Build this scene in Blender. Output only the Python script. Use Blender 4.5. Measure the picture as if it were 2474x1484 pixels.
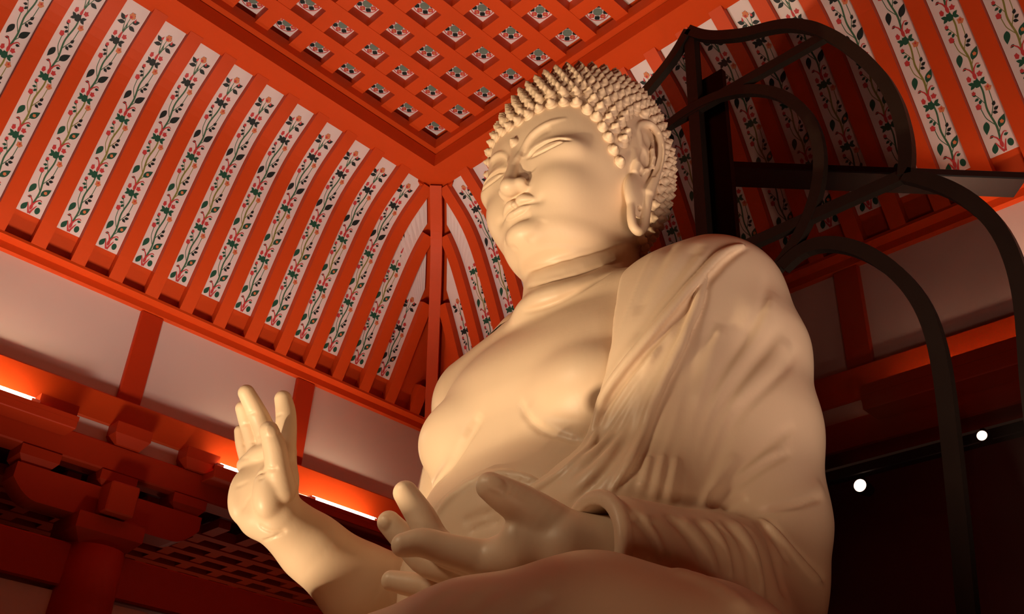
import bpy, math, random
import numpy as np
from mathutils import Vector, Matrix

SC = bpy.context.scene
for _o in list(bpy.data.objects):
    bpy.data.objects.remove(_o)

# ---------------------------------------------------------------- camera
YAW, PITCH, ROLL, FPX = 0.812877, 0.553470, 0.0557205, 2394.63
CAM = Vector((0.0, 0.0, 1.6))
cam_d = bpy.data.cameras.new('camera')
cam = bpy.data.objects.new('camera', cam_d)
SC.collection.objects.link(cam)
cam_d.sensor_fit = 'HORIZONTAL'
cam_d.sensor_width = 36.0
cam_d.lens = FPX / 2474.0 * 36.0
cam_d.clip_start = 0.05
_f = Vector((math.cos(PITCH) * math.cos(YAW), math.cos(PITCH) * math.sin(YAW), math.sin(PITCH)))
_r = Vector((math.sin(YAW), -math.cos(YAW), 0))
_u = _r.cross(_f)
_r2 = math.cos(ROLL) * _r + math.sin(ROLL) * _u
_u2 = -math.sin(ROLL) * _r + math.cos(ROLL) * _u
_m = Matrix.Identity(4)
for _i in range(3):
    _m[_i][0], _m[_i][1], _m[_i][2], _m[_i][3] = _r2[_i], _u2[_i], -_f[_i], CAM[_i]
cam.matrix_world = _m
SC.camera = cam

# ---------------------------------------------------------------- light
SC.view_settings.view_transform = 'Standard'
SC.view_settings.look = 'None'
SC.view_settings.gamma = 1.0
SC.view_settings.use_curve_mapping = False
SC.view_settings.exposure = 0.0
W = bpy.data.worlds.new('hall_dark')
W.use_nodes = True
W.node_tree.nodes['Background'].inputs[0].default_value = (1.0, 0.62, 0.42, 1)
W.node_tree.nodes['Background'].inputs[1].default_value = 0.07
SC.world = W


def aim(o, target):
    d = Vector(target) - o.location
    o.rotation_euler = d.to_track_quat('-Z', 'Y').to_euler()


def lamp(name, kind, loc, target, power, color, **kw):
    d = bpy.data.lights.new(name, kind)
    d.energy = power
    d.color = color
    for k, v in kw.items():
        setattr(d, k, v)
    o = bpy.data.objects.new(name, d)
    SC.collection.objects.link(o)
    o.location = loc
    aim(o, target)
    return o


# warm spotlights aimed up at the figure from the altar front, plus unseen fills and upward ceiling spots
lamp('key_spot', 'SPOT', (-1.1, 2.7, 0.55), (1.9, 1.45, 2.95), 660, (1.0, 0.75, 0.46),
     spot_size=math.radians(64), spot_blend=0.8, shadow_soft_size=0.06)
lamp('side_spot', 'SPOT', (-0.6, 1.2, 0.45), (2.0, 1.6, 3.0), 190, (1.0, 0.74, 0.45),
     spot_size=math.radians(60), spot_blend=0.4, shadow_soft_size=0.03)
lamp('belly_fill', 'SPOT', (-0.8, 2.2, 3.7), (1.6, 1.80, 2.55), 115, (1.0, 0.76, 0.48),  # unseen fill from above, added to brighten the belly
     spot_size=math.radians(40), spot_blend=0.9, shadow_soft_size=0.3)
lamp('wall_fill', 'POINT', (4.5, 1.9, 3.3), (4.5, 1.9, 2.0), 5, (1.0, 0.55, 0.40), shadow_soft_size=0.1)  # unseen point added to lift the dark back wall
lamp('fill_spot', 'SPOT', (0.2, -1.0, 0.5), (2.0, 1.6, 2.8), 115, (1.0, 0.64, 0.38),  # added soft fill for the shaded side, no fixture there
     spot_size=math.radians(80), spot_blend=0.6, shadow_soft_size=0.5)
lamp('ceiling_spot', 'SPOT', (1.3, 3.9, 1.0), (2.3, 4.75, 7.0), 860, (1.0, 0.76, 0.62),  # unseen spot, cone shaped to light coffers and left cove from below
     spot_size=math.radians(64), spot_blend=0.5, shadow_soft_size=0.5)
lamp('cove_spot', 'SPOT', (1.0, -0.6, 1.0), (4.2, 1.3, 6.6), 420, (1.0, 0.76, 0.60),  # unseen spot lighting the right cove from below
     spot_size=math.radians(58), spot_blend=0.6, shadow_soft_size=0.5)
lamp('aisle_fill', 'POINT', (4.2, 7.9, 2.6), (4.2, 7.9, 4.0), 9, (1.0, 0.70, 0.50), shadow_soft_size=0.2)  # no lamp here; added point brightens the aisle lattice


# ---------------------------------------------------------------- helpers
def lin(r, g, b):
    f = lambda c: (c / 255 / 12.92) if c / 255 <= 0.04045 else ((c / 255 + 0.055) / 1.055) ** 2.4
    return (f(r), f(g), f(b), 1.0)


def mat(name, col, rough=0.5, noise=0.0, nscale=6.0, bump=0.0, bscale=80.0, spec=0.4, metal=0.0, col2=None, stretch=None):
    m = bpy.data.materials.new(name)
    m.use_nodes = True
    nt = m.node_tree
    b = nt.nodes['Principled BSDF']
    b.inputs['Roughness'].default_value = rough
    b.inputs['Specular IOR Level'].default_value = spec
    b.inputs['Metallic'].default_value = metal
    tc = nt.nodes.new('ShaderNodeTexCoord')
    vec = tc.outputs['Object']
    if stretch:
        mp = nt.nodes.new('ShaderNodeMapping')
        mp.inputs['Scale'].default_value = stretch
        nt.links.new(vec, mp.inputs['Vector'])
        vec = mp.outputs['Vector']
    if noise > 0 or col2:
        n = nt.nodes.new('ShaderNodeTexNoise')
        n.inputs['Scale'].default_value = nscale
        n.inputs['Detail'].default_value = 5
        nt.links.new(vec, n.inputs['Vector'])
        mx = nt.nodes.new('ShaderNodeMix')
        mx.data_type = 'RGBA'
        c2 = col2 or tuple(c * (1 - noise) for c in col[:3]) + (1,)
        mx.inputs[6].default_value = col
        mx.inputs[7].default_value = c2
        nt.links.new(n.outputs['Fac'], mx.inputs[0])
        nt.links.new(mx.outputs[2], b.inputs['Base Color'])
    else:
        b.inputs['Base Color'].default_value = col
    if bump > 0:
        n2 = nt.nodes.new('ShaderNodeTexNoise')
        n2.inputs['Scale'].default_value = bscale
        n2.inputs['Detail'].default_value = 4
        nt.links.new(vec, n2.inputs['Vector'])
        bp = nt.nodes.new('ShaderNodeBump')
        bp.inputs['Strength'].default_value = bump
        bp.inputs['Distance'].default_value = 0.01
        nt.links.new(n2.outputs['Fac'], bp.inputs['Height'])
        nt.links.new(bp.outputs['Normal'], b.inputs['Normal'])
    return m


def emis(name, col, strength):
    m = bpy.data.materials.new(name)
    m.use_nodes = True
    nt = m.node_tree
    b = nt.nodes['Principled BSDF']
    b.inputs['Base Color'].default_value = col
    b.inputs['Emission Color'].default_value = col
    b.inputs['Emission Strength'].default_value = strength
    return m


VERM = mat('vermilion_paint', (0.62, 0.066, 0.007, 1), 0.55, noise=0.12, nscale=3.0, bump=0.04, bscale=60, spec=0.25)
VERM_DARK = mat('vermilion_beam_paint', (0.50, 0.038, 0.006, 1), 0.55, noise=0.15, nscale=3.0, spec=0.25)  # darker red for struts, brackets, column and aisle bars
WHITE = mat('panel_white_paint', (0.76, 0.68, 0.67, 1), 0.6, noise=0.06, nscale=9, spec=0.2)
PLASTER = mat('frieze_plaster', (0.72, 0.60, 0.55, 1), 0.8, noise=0.06, nscale=2.5, spec=0.15)
LEAF = mat('leaf_green_paint', (0.012, 0.10, 0.058, 1), 0.6, noise=0.3, nscale=20)
LEAFD = mat('leaf_black_green_paint', (0.010, 0.022, 0.022, 1), 0.6, noise=0.3, nscale=20)
STEM = mat('stem_green_paint', (0.05, 0.16, 0.085, 1), 0.6, noise=0.3, nscale=20)
STEMY = mat('stem_olive_paint', (0.26, 0.27, 0.06, 1), 0.6, noise=0.3, nscale=20)
ROSE = mat('flower_red_paint', (0.62, 0.055, 0.06, 1), 0.6, noise=0.3, nscale=30)
PINK = mat('flower_orange_paint', (0.72, 0.25, 0.10, 1), 0.6, noise=0.3, nscale=30)
GREY = mat('flower_grey_green_paint', (0.16, 0.23, 0.19, 1), 0.6, noise=0.3, nscale=30)
DARKWALL = mat('dark_maroon_boarding', (0.20, 0.030, 0.034, 1), 0.40, noise=0.4, nscale=2.0, spec=0.4)
FLOORM = mat('dark_stone_floor', (0.16, 0.09, 0.06, 1), 0.5, noise=0.3, nscale=2.0)
PLAINW = mat('hall_wall_paint', (0.42, 0.16, 0.08, 1), 0.7, noise=0.2, nscale=2.0)
TUBE = emis('tube_light', (1.0, 0.78, 0.52, 1), 60.0)
BLACK = mat('black_metal', (0.012, 0.010, 0.010, 1), 0.45, noise=0.3, nscale=12, spec=0.4)
BULB = emis('spot_lens', (1.0, 0.86, 0.66, 1), 30.0)
BRONZE = mat('dark_bronze', (0.022, 0.013, 0.009, 1), 0.48, noise=0.45, nscale=9, bump=0.06, bscale=50, spec=0.45, metal=0.35)


def mesh(name, verts, faces, mats, fm=None, smooth=False):
    me = bpy.data.meshes.new(name)
    me.from_pydata([tuple(map(float, v)) for v in verts], [], [tuple(map(int, f)) for f in faces])
    for m in (mats if isinstance(mats, (list, tuple)) else [mats]):
        me.materials.append(m)
    if fm is not None:
        me.polygons.foreach_set('material_index', np.asarray(fm, dtype=np.int32))
    if smooth:
        me.polygons.foreach_set('use_smooth', np.ones(len(me.polygons), dtype=bool))
    me.update()
    return me


def link(name, data, parent=None, label=None, cat=None, group=None, kind=None, loc=None, rotz=None):
    o = bpy.data.objects.new(name, data)
    SC.collection.objects.link(o)
    if parent is not None:
        o.parent = parent
    if loc is not None:
        o.location = loc
    if rotz is not None:
        o.rotation_euler = (0, 0, rotz)
    if label: o['label'] = label
    if cat: o['category'] = cat
    if group: o['group'] = group
    if kind: o['kind'] = kind
    return o


class MB:
    """collects simple shapes into one mesh"""
    def __init__(s):
        s.v, s.f, s.m = [], [], []

    def add(s, verts, faces, mi=0):
        k = len(s.v)
        s.v += [tuple(v) for v in verts]
        s.f += [tuple(i + k for i in f) for f in faces]
        s.m += [mi] * len(faces)
        return s

    def box(s, x0, x1, y0, y1, z0, z1, mi=0, bev=0.0):
        if bev <= 0:
            v = [(x, y, z) for z in (z0, z1) for y in (y0, y1) for x in (x0, x1)]
            f = [(0, 2, 3, 1), (4, 5, 7, 6), (0, 1, 5, 4), (2, 6, 7, 3), (0, 4, 6, 2), (1, 3, 7, 5)]
            return s.add(v, f, mi)
        b = min(bev, (x1 - x0) / 2.01, (y1 - y0) / 2.01, (z1 - z0) / 2.01)
        # chamfered box: 24 verts
        v, idx = [], {}
        def P(ax, sx, sy, sz):
            c = [(x0, x1)[sx], (y0, y1)[sy], (z0, z1)[sz]]
            for a in range(3):
                if a != ax:
                    c[a] += b if (sx, sy, sz)[a] == 0 else -b
            idx[(ax, sx, sy, sz)] = len(v)
            v.append(tuple(c))
        for ax in range(3):
            for sx in (0, 1):
                for sy in (0, 1):
                    for sz in (0, 1):
                        P(ax, sx, sy, sz)
        f = []
        def G(ax, *t): return idx[(ax,) + t]
        for sx in (0, 1): f.append([G(0, sx, 0, 0), G(0, sx, 1, 0), G(0, sx, 1, 1), G(0, sx, 0, 1)])
        for sy in (0, 1): f.append([G(1, 0, sy, 0), G(1, 1, sy, 0), G(1, 1, sy, 1), G(1, 0, sy, 1)])
        for sz in (0, 1): f.append([G(2, 0, 0, sz), G(2, 1, 0, sz), G(2, 1, 1, sz), G(2, 0, 1, sz)])
        for a in (0, 1):
            for c in (0, 1):
                f.append([G(0, a, c, 0), G(1, a, c, 0), G(1, a, c, 1), G(0, a, c, 1)])
                f.append([G(0, a, 0, c), G(2, a, 0, c), G(2, a, 1, c), G(0, a, 1, c)])
                f.append([G(1, 0, a, c), G(2, 0, a, c), G(2, 1, a, c), G(1, 1, a, c)])
        for sx in (0, 1):
            for sy in (0, 1):
                for sz in (0, 1):
                    f.append([G(0, sx, sy, sz), G(1, sx, sy, sz), G(2, sx, sy, sz)])
        ctr = np.array([(x0 + x1) / 2, (y0 + y1) / 2, (z0 + z1) / 2])
        out = []
        for q in f:
            p = np.array([v[i] for i in q])
            n = np.cross(p[1] - p[0], p[2] - p[0])
            out.append(tuple(q) if n @ (p.mean(0) - ctr) > 0 else tuple(q[::-1]))
        return s.add(v, out, mi)

    def prism(s, poly, a, b, frame, mi=0):
        """poly: list of (p,q) counter-clockwise; extruded from a to b; frame(p,q,t)->xyz"""
        n = len(poly)
        v = [frame(p, q, a) for p, q in poly] + [frame(p, q, b) for p, q in poly]
        f = [tuple(range(n))[::-1], tuple(range(n, 2 * n))]
        f += [(i, (i + 1) % n, n + (i + 1) % n, n + i) for i in range(n)]
        return s.add(v, f, mi)

    def lathe(s, prof, n=24, mi=0, c=(0, 0), axis='z'):
        """prof: [(r, h)...]"""
        v = []
        for r, h in prof:
            for i in range(n):
                a = 2 * math.pi * i / n
                v.append((c[0] + r * math.cos(a), c[1] + r * math.sin(a), h))
        f = []
        for j in range(len(prof) - 1):
            for i in range(n):
                f.append((j * n + i, j * n + (i + 1) % n, (j + 1) * n + (i + 1) % n, (j + 1) * n + i))
        f.append(tuple(range(n))[::-1])
        f.append(tuple(range((len(prof) - 1) * n, len(prof) * n)))
        return s.add(v, f, mi)

    def build(s, name, mats, smooth=False):
        return mesh(name, s.v, s.f, mats, s.m, smooth)


ORD = ['first', 'second', 'third', 'fourth', 'fifth', 'sixth', 'seventh', 'eighth', 'ninth', 'tenth',
       'eleventh', 'twelfth', 'thirteenth', 'fourteenth', 'fifteenth', 'sixteenth', 'seventeenth', 'eighteenth',
       'nineteenth', 'twentieth', 'twenty-first', 'twenty-second', 'twenty-third', 'twenty-fourth', 'twenty-fifth']
# ================================================================ the hall
# corner of the two cornices; a = distance from it along a wall, o = distance out from the wall, z = height
CX, CY = 5.207, 6.5


def wall_frame(side):
    if side == 'left':
        return lambda a, o, z: (CX - a, CY - o, z)
    return lambda a, o, z: (CX - o, CY - a, z)


SIDES = {'left': 'left', 'back': 'right'}
FR = {'left': wall_frame('left'), 'back': wall_frame('back')}
A_END = {'left': 8.2, 'back': 9.3}


def wbox(mb, side, a0, a1, o0, o1, z0, z1, mi=0, bev=0.0):
    p, q = FR[side](a0, o0, z0), FR[side](a1, o1, z1)
    mb.box(min(p[0], q[0]), max(p[0], q[0]), min(p[1], q[1]), max(p[1], q[1]), z0, z1, mi, bev)


# --- profile of the cove (front face of the ribs)
PROF = np.array([(-0.01, 5.44), (0.085, 5.63), (0.155, 5.79), (0.225, 5.95), (0.30, 6.115), (0.37, 6.265), (0.445, 6.415),
                 (0.52, 6.56), (0.60, 6.69), (0.69, 6.80), (0.80, 6.895), (0.91, 6.975), (1.01, 7.058)])


def dense(prof, n):
    d = np.r_[0, np.cumsum(np.hypot(*np.diff(prof, axis=0).T))]
    t = np.linspace(0, d[-1], n)
    # smooth with a small moving window of the linear interpolant
    P = np.stack([np.interp(t, d, prof[:, 0]), np.interp(t, d, prof[:, 1])], 1)
    for _ in range(3):
        P[1:-1] = 0.25 * P[:-2] + 0.5 * P[1:-1] + 0.25 * P[2:]
    return P


CUR = dense(PROF, 41)
TAN = np.gradient(CUR, axis=0)
TAN /= np.linalg.norm(TAN, axis=1)[:, None]
NOR = np.stack([TAN[:, 1], -TAN[:, 0]], 1)     # points out into the hall
SLEN = np.r_[0, np.cumsum(np.hypot(*np.diff(CUR, axis=0).T))]


def cove(s, depth):
    """point (o,z) at arc length s, set back by depth behind the rib face"""
    o = np.interp(s, SLEN, CUR[:, 0]) - depth * np.interp(s, SLEN, NOR[:, 0])
    z = np.interp(s, SLEN, CUR[:, 1]) - depth * np.interp(s, SLEN, NOR[:, 1])
    return o, z


RIB_W, RIB_D, PITCH_R, A0 = 0.105, 0.085, 0.2883, 0.196
STOP = SLEN[-1]


def rib_mesh(s1, half=RIB_W / 2):
    mb = MB()
    n = 30
    ss = np.linspace(0, s1, n)
    v = []
    for s in ss:
        for dep in (0.0, RIB_D):
            o, z = cove(s, dep)
            for x in (-half, half):
                v.append((x, -o, z))
    f = []
    for i in range(n - 1):
        k = i * 4
        f += [(k, k + 1, k + 5, k + 4), (k + 2, k + 6, k + 7, k + 3), (k, k + 4, k + 6, k + 2), (k + 1, k + 3, k + 7, k + 5)]
    f += [(0, 2, 3, 1), (4 * n - 4, 4 * n - 3, 4 * n - 1, 4 * n - 2)]
    mb.add(v, f)
    return mb.build('curved_rib', [VERM])


def s_at_o(o):
    return float(np.interp(o, CUR[:, 0], SLEN))


# --- the painted vine: drawn in (s: height along the board in metres, t: across, -1..1)
def leaf(c, ang, L, w, bulge=0.5, n=10):
    pts = []
    for i in range(n):
        u = i / (n - 1)
        h = w * (math.sin(math.pi * u ** bulge)) if 0 < u < 1 else 0
        pts.append((u, h))
    ring = [(u, h) for u, h in pts] + [(u, -h) for u, h in pts[::-1][1:-1]]
    ca, sa = math.cos(ang), math.sin(ang)
    return [(c[0] + L * u * ca - h * sa, c[1] + L * u * sa + h * ca) for u, h in ring]


def blob(c, rs, rt, n=12, wob=0.0):
    return [(c[0] + rs * math.sin(2 * math.pi * i / n) * (1 + wob * math.cos(3 * i)),
             c[1] + rt * math.cos(2 * math.pi * i / n) * (1 + wob * math.cos(3 * i))) for i in range(n)]


def ribbon(pts, w0, w1=None):
    w1 = w0 if w1 is None else w1
    P = dense(np.array(pts, float), max(8, len(pts) * 5))
    T = np.gradient(P, axis=0)
    T /= np.linalg.norm(T, axis=1)[:, None] + 1e-9
    N = np.stack([-T[:, 1], T[:, 0]], 1)
    w = np.linspace(w0, w1, len(P))[:, None] / 2
    A, B = P + N * w, P - N * w
    return [[tuple(A[i]), tuple(A[i + 1]), tuple(B[i + 1]), tuple(B[i])] for i in range(len(P) - 1)]


M_LEAF, M_LEAFD, M_STEM, M_STEMY, M_ROSE, M_PINK, M_GREY = 1, 2, 3, 4, 5, 6, 7


def vine_unit(s0, dark, mid):
    """one length of the climbing plant, about 0.45 m, from s0 upward; returns [(polygon, material)]"""
    out = []
    sm = M_STEMY if mid else M_STEM
    lf = M_LEAFD if dark else M_LEAF
    def S(u): return s0 + u
    # main stem
    for q in ribbon([(S(0.0), 0.0), (S(0.10), 0.012), (S(0.22), -0.008), (S(0.34), 0.014), (S(0.46), 0.0)], 0.013, 0.010): out.append((q, sm))
    for q in ribbon([(S(0.10), 0.012), (S(0.17), -0.030), (S(0.24), -0.036)], 0.005): out.append((q, sm))
    for q in ribbon([(S(0.16), 0.0), (S(0.24), 0.040), (S(0.33), 0.044)], 0.005): out.append((q, sm))
    for q in ribbon([(S(0.05), 0.005), (S(0.09), 0.03)], 0.005): out.append((q, sm))
    # trumpet flower at the node
    for sg in (-1, 1):
        for q in ribbon([(S(-0.005), 0.0), (S(0.03), 0.012 * sg), (S(0.055), 0.036 * sg), (S(0.045), 0.050 * sg)], 0.011, 0.005): out.append((q, M_ROSE))
    out.append((leaf((S(-0.04), 0.0), 0.0, 0.058, 0.011, 0.8), M_ROSE))
    # big leaves
    out.append((leaf((S(0.085), 0.022), 0.65, 0.085, 0.021, 0.8), lf))
    out.append((leaf((S(0.15), -0.035), -2.85, 0.082, 0.019, 0.75), lf))
    # small leaf sprigs
    for ds, dt, an in ((0.20, 0.030, 1.2), (0.225, 0.034, 0.5), (0.19, 0.018, 2.1)):
        out.append((leaf((S(ds), dt), an, 0.032, 0.0105, 0.8), M_LEAFD))
    for ds, dt, an in ((0.305, -0.026, -1.9), (0.325, -0.034, -0.8), (0.29, -0.018, -2.6), (0.055, -0.026, -2.0), (0.03, 0.028, 1.4)):
        out.append((leaf((S(ds), dt), an, 0.028, 0.009, 0.8), M_LEAFD if dark else M_LEAF))
    for q in ribbon([(S(0.26), -0.004), (S(0.30), -0.020), (S(0.33), -0.036)], 0.004): out.append((q, sm))
    out.append((blob((S(0.345), -0.042), 0.013, 0.011, 10, 0.2), M_ROSE))
    out.append((blob((S(0.115), 0.046), 0.012, 0.011, 10, 0.2), M_PINK))
    # bud flowers
    out.append((blob((S(0.255), -0.044), 0.019, 0.016, 10, 0.15), M_ROSE))
    out.append((leaf((S(0.238), -0.038), 0.1, 0.016, 0.008), lf))
    out.append((blob((S(0.345), 0.045), 0.021, 0.019, 10, 0.2), M_PINK))
    out.append((blob((S(0.350), 0.046), 0.008, 0.007, 8), M_ROSE))
    # peony with its leaves
    out.append((blob((S(0.395), -0.004), 0.027, 0.022, 12, 0.12), lf))
    for dt, an in ((-0.030, -2.2), (-0.032, -1.0), (0.030, 1.0), (0.030, 2.2)):
        out.append((leaf((S(0.395), dt * 0.6), an, 0.038, 0.0110, 0.8), M_LEAFD if dark else M_LEAF))
    out.append((blob((S(0.445), 0.030), 0.017, 0.016, 10, 0.25), M_ROSE))
    out.append((blob((S(0.44), -0.037), 0.019, 0.013, 10, 0.15), M_ROSE))
    return out


def crown_unit(s0):
    out = []
    for t1 in (-0.03, 0.0, 0.03):
        for q in ribbon([(s0, 0.0), (s0 + 0.06, t1 * 0.6), (s0 + 0.11, t1)], 0.006, 0.004): out.append((q, M_STEM))
    out.append((leaf((s0 - 0.05, 0), 0.0, 0.06, 0.009), M_ROSE))
    for ds, dt, an in ((0.07, -0.02, -1.9), (0.085, -0.03, -0.9), (0.06, 0.02, 1.9), (0.09, 0.028, 0.9)):
        out.append((leaf((s0 + ds, dt), an, 0.052, 0.015, 0.8), M_LEAFD))
    out.append((blob((s0 + 0.135, 0.005), 0.026, 0.021, 12, 0.2), M_PINK))
    for ds, dt in ((0.15, -0.006), (0.145, 0.018), (0.125, 0.022), (0.155, 0.008)):
        out.append((blob((s0 + ds, dt), 0.006, 0.006, 6), M_LEAFD))
    out.append((blob((s0 + 0.125, 0.0), 0.010, 0.010, 8), M_ROSE))
    out.append((leaf((s0 + 0.10, -0.034), 0.2, 0.032, 0.007), M_ROSE))
    out.append((leaf((s0 + 0.10, 0.040), -0.1, 0.032, 0.007), M_ROSE))
    return out


def vine(slen):
    """the whole painting for a board of length slen"""
    out = []
    # foot
    out.append((leaf((0.012, -0.055), 0.35, 0.07, 0.018, 0.8), M_LEAF))
    out.append((blob((0.045, 0.048), 0.025, 0.018, 12), M_LEAF))
    for sg in (-1, 1):
        for q in ribbon([(0.0, 0.004), (0.03, 0.012 * sg), (0.075, 0.03 * sg)], 0.016, 0.005): out.append((q, M_ROSE))
    top = slen - 0.28
    k = 0
    s = 0.07
    while s + 0.46 <= top + 0.12:
        out += vine_unit(s, dark=(s > top - 0.55), mid=(k == 1))
        s += 0.46
        k += 1
    if k == 0 or s < top:
        for q in ribbon([(s - 0.01, 0.0), (s + 0.05, 0.01), (max(top, s + 0.06) + 0.02, 0.0)], 0.010, 0.007): out.append((q, M_STEM))
    out += crown_unit(max(top, s))
    return out


PANEL_BACK, PAN_H = 0.062, 0.089      # board set back behind the rib face, half width
P_S0, P_S1 = 0.205, STOP + 0.0


def panel_mesh(s_end, cut=None):
    """white board from P_S0 to s_end with the vine; cut = slanted top (s at t=-1, s at t=+1)"""
    mb = MB()
    n = 26
    sl, sr = (s_end, s_end) if cut is None else cut
    for dep in (PANEL_BACK, PANEL_BACK + 0.012):
        pass
    v, f = [], []
    for i in range(n):
        for t, se in ((-1, sl), (1, sr)):
            s = P_S0 + (se - P_S0) * i / (n - 1)
            for dep in (PANEL_BACK, PANEL_BACK + 0.014):
                o, z = cove(s, dep)
                v.append((t * PAN_H, -o, z))
    for i in range(n - 1):
        k = 4 * i
        f += [(k, k + 2, k + 6, k + 4), (k + 1, k + 5, k + 7, k + 3), (k, k + 4, k + 5, k + 1), (k + 2, k + 3, k + 7, k + 6)]
    f += [(0, 1, 3, 2), (4 * n - 4, 4 * n - 2, 4 * n - 1, 4 * n - 3)]
    mb.add(v, f, 0)
    L = min(sl, sr) - P_S0
    lay = {M_STEM: 0.0008, M_STEMY: 0.0008, M_LEAF: 0.0012, M_LEAFD: 0.0016, M_ROSE: 0.0020, M_PINK: 0.0018, M_GREY: 0.0016}
    for k, (poly, mi) in enumerate(vine(L)):
        if max(p[0] for p in poly) > L - 0.01 or max(abs(p[1]) for p in poly) > PAN_H - 0.002 or min(p[0] for p in poly) < 0.001:
            continue
        pts = []
        for s, t in poly:
            o, z = cove(P_S0 + s, PANEL_BACK - lay[mi] - 0.00002 * (k % 30))
            pts.append((t, -o, z))
        c = tuple(np.mean(pts, axis=0))
        m = len(pts)
        if m <= 4:
            mb.add(pts, [tuple(range(m))], mi)
        else:
            mb.add([c] + pts, [(0, 1 + i, 1 + (i + 1) % m) for i in range(m)], mi)
    return mb.build('vine_panel', [WHITE, LEAF, LEAFD, STEM, STEMY, ROSE, PINK, GREY])


RIB_FULL = rib_mesh(STOP)
PAN_FULL = panel_mesh(P_S1)
N_RIB = {'left': 16, 'back': 24}
for side in ('left', 'back'):
    rz = 0.0 if side == 'left' else -math.pi / 2
    wn = 'left' if side == 'left' else 'right'
    for i in range(N_RIB[side]):
        a = A0 + PITCH_R * i
        omax = a - 0.085
        me = RIB_FULL if omax > 1.01 else rib_mesh(s_at_o(omax))
        p = FR[side](a, 0, 0)
        link('curved_rib', me, label=f'{ORD[i]} curved vermilion ceiling rib from the hip rafter, on the {wn} cove',
             cat='rib', group=f'curved ribs of the {wn} cove', loc=(p[0], p[1], 0), rotz=rz)
    for i in range(N_RIB[side] - 1):
        a = A0 + PITCH_R * (i + 0.5)
        om = a - 0.09
        if om > 1.0:
            me = PAN_FULL
        elif om < 0.28:
            continue
        else:
            # slanted top where the board meets the hip
            near, far = s_at_o(min(1.0, a - PAN_H - 0.085)), s_at_o(min(1.0, a + PAN_H - 0.085))
            near, far = min(near, P_S1), min(far, P_S1)
            if min(near, far) - P_S0 < 0.10:
                continue
            me = panel_mesh(0, (far, near) if side == 'left' else (near, far))
        p = FR[side](a, 0, 0)
        link('vine_panel', me, label=f'{ORD[i]} white board painted with a flowering vine from the hip rafter, on the {wn} cove',
             cat='painted panel', group=f'vine panels of the {wn} cove', loc=(p[0], p[1], 0), rotz=rz)

# first short red filler where the coves meet, hip beam
n = 34
v, f = [], []
for i in range(n):
    s = STOP * i / (n - 1)
    o, z = cove(s, -0.035)
    o2, z2 = cove(s, 0.13)
    for w in (-0.052, 0.052):
        # along the diagonal, thickness across it
        v.append((CX - o - w * 0.7071, CY - o + w * 0.7071, z))
        v.append((CX - o2 - w * 0.7071, CY - o2 + w * 0.7071, z2))
for i in range(n - 1):
    k = 4 * i
    f += [(k, k + 2, k + 6, k + 4), (k + 1, k + 5, k + 7, k + 3), (k, k + 4, k + 5, k + 1), (k + 2, k + 3, k + 7, k + 6)]
f += [(0, 1, 3, 2), (4 * n - 4, 4 * n - 2, 4 * n - 1, 4 * n - 3)]
link('hip_rafter', mesh('hip_rafter', v, f, [VERM]), label='upright curved vermilion hip rafter in the corner where both coves meet', cat='rafter')

# red boarding behind the ribs (the cove itself)
for side in ('left', 'back'):
    n = 26
    v, f = [], []
    for i in range(n):
        s = STOP * i / (n - 1)
        o, z = cove(s, 0.088)
        o2, z2 = cove(s, 0.12)
        for oo, zz in ((o, z), (o2, z2)):
            v.append(FR[side](max(oo, 0) - 0.0, oo, zz))
            v.append(FR[side](A_END[side], oo, zz))
    for i in range(n - 1):
        k = 4 * i
        f += [(k, k + 1, k + 5, k + 4), (k + 2, k + 6, k + 7, k + 3), (k, k + 4, k + 6, k + 2), (k + 1, k + 3, k + 7, k + 5)]
    link('trim_1' if side == 'left' else 'trim_2', mesh('cove_boarding', v, f, [VERM]), kind='structure',
         label=f'red boarding behind the ribs of the {"left" if side == "left" else "right"} cove')

# --- flat frame round the coffered ceiling, the drop face and the moulding
for side, nm in (('left', 'trim_3'), ('back', 'trim_4')):
    mb = MB()
    def mitre(o0, o1, z0, z1):
        e = A_END[side]
        v = [FR[side](o0, o0, z0), FR[side](e, o0, z0), FR[side](e, o1, z0), FR[side](o1, o1, z0),
             FR[side](o0, o0, z1), FR[side](e, o0, z1), FR[side](e, o1, z1), FR[side](o1, o1, z1)]
        mb.add(v, [(0, 1, 2, 3), (4, 7, 6, 5), (0, 4, 5, 1), (1, 5, 6, 2), (2, 6, 7, 3), (3, 7, 4, 0)])
    mitre(0.955, 1.192, 7.06, 7.19)       # flat frame
    mitre(1.150, 1.243, 7.20, 7.30)       # moulding under the lattice
    link(nm, mb.build('ceiling_frame', [VERM]), kind='structure',
         label=f'flat vermilion frame between the coffers and the {"left" if side == "left" else "right"} cove')
mb = MB()
# gusset where the frame meets the hip beam
mb.prism([(0.955, 0.955), (0.955, 1.17), (0.86, 1.02), (0.845, 0.845), (1.02, 0.86), (1.17, 0.955)], 7.035, 7.10,
         lambda p, q, t: (CX - p, CY - q, t))
link('corner_gusset', mb.build('corner_gusset', [VERM]), label='flat vermilion gusset plate over the top of the hip rafter', cat='gusset')

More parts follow.
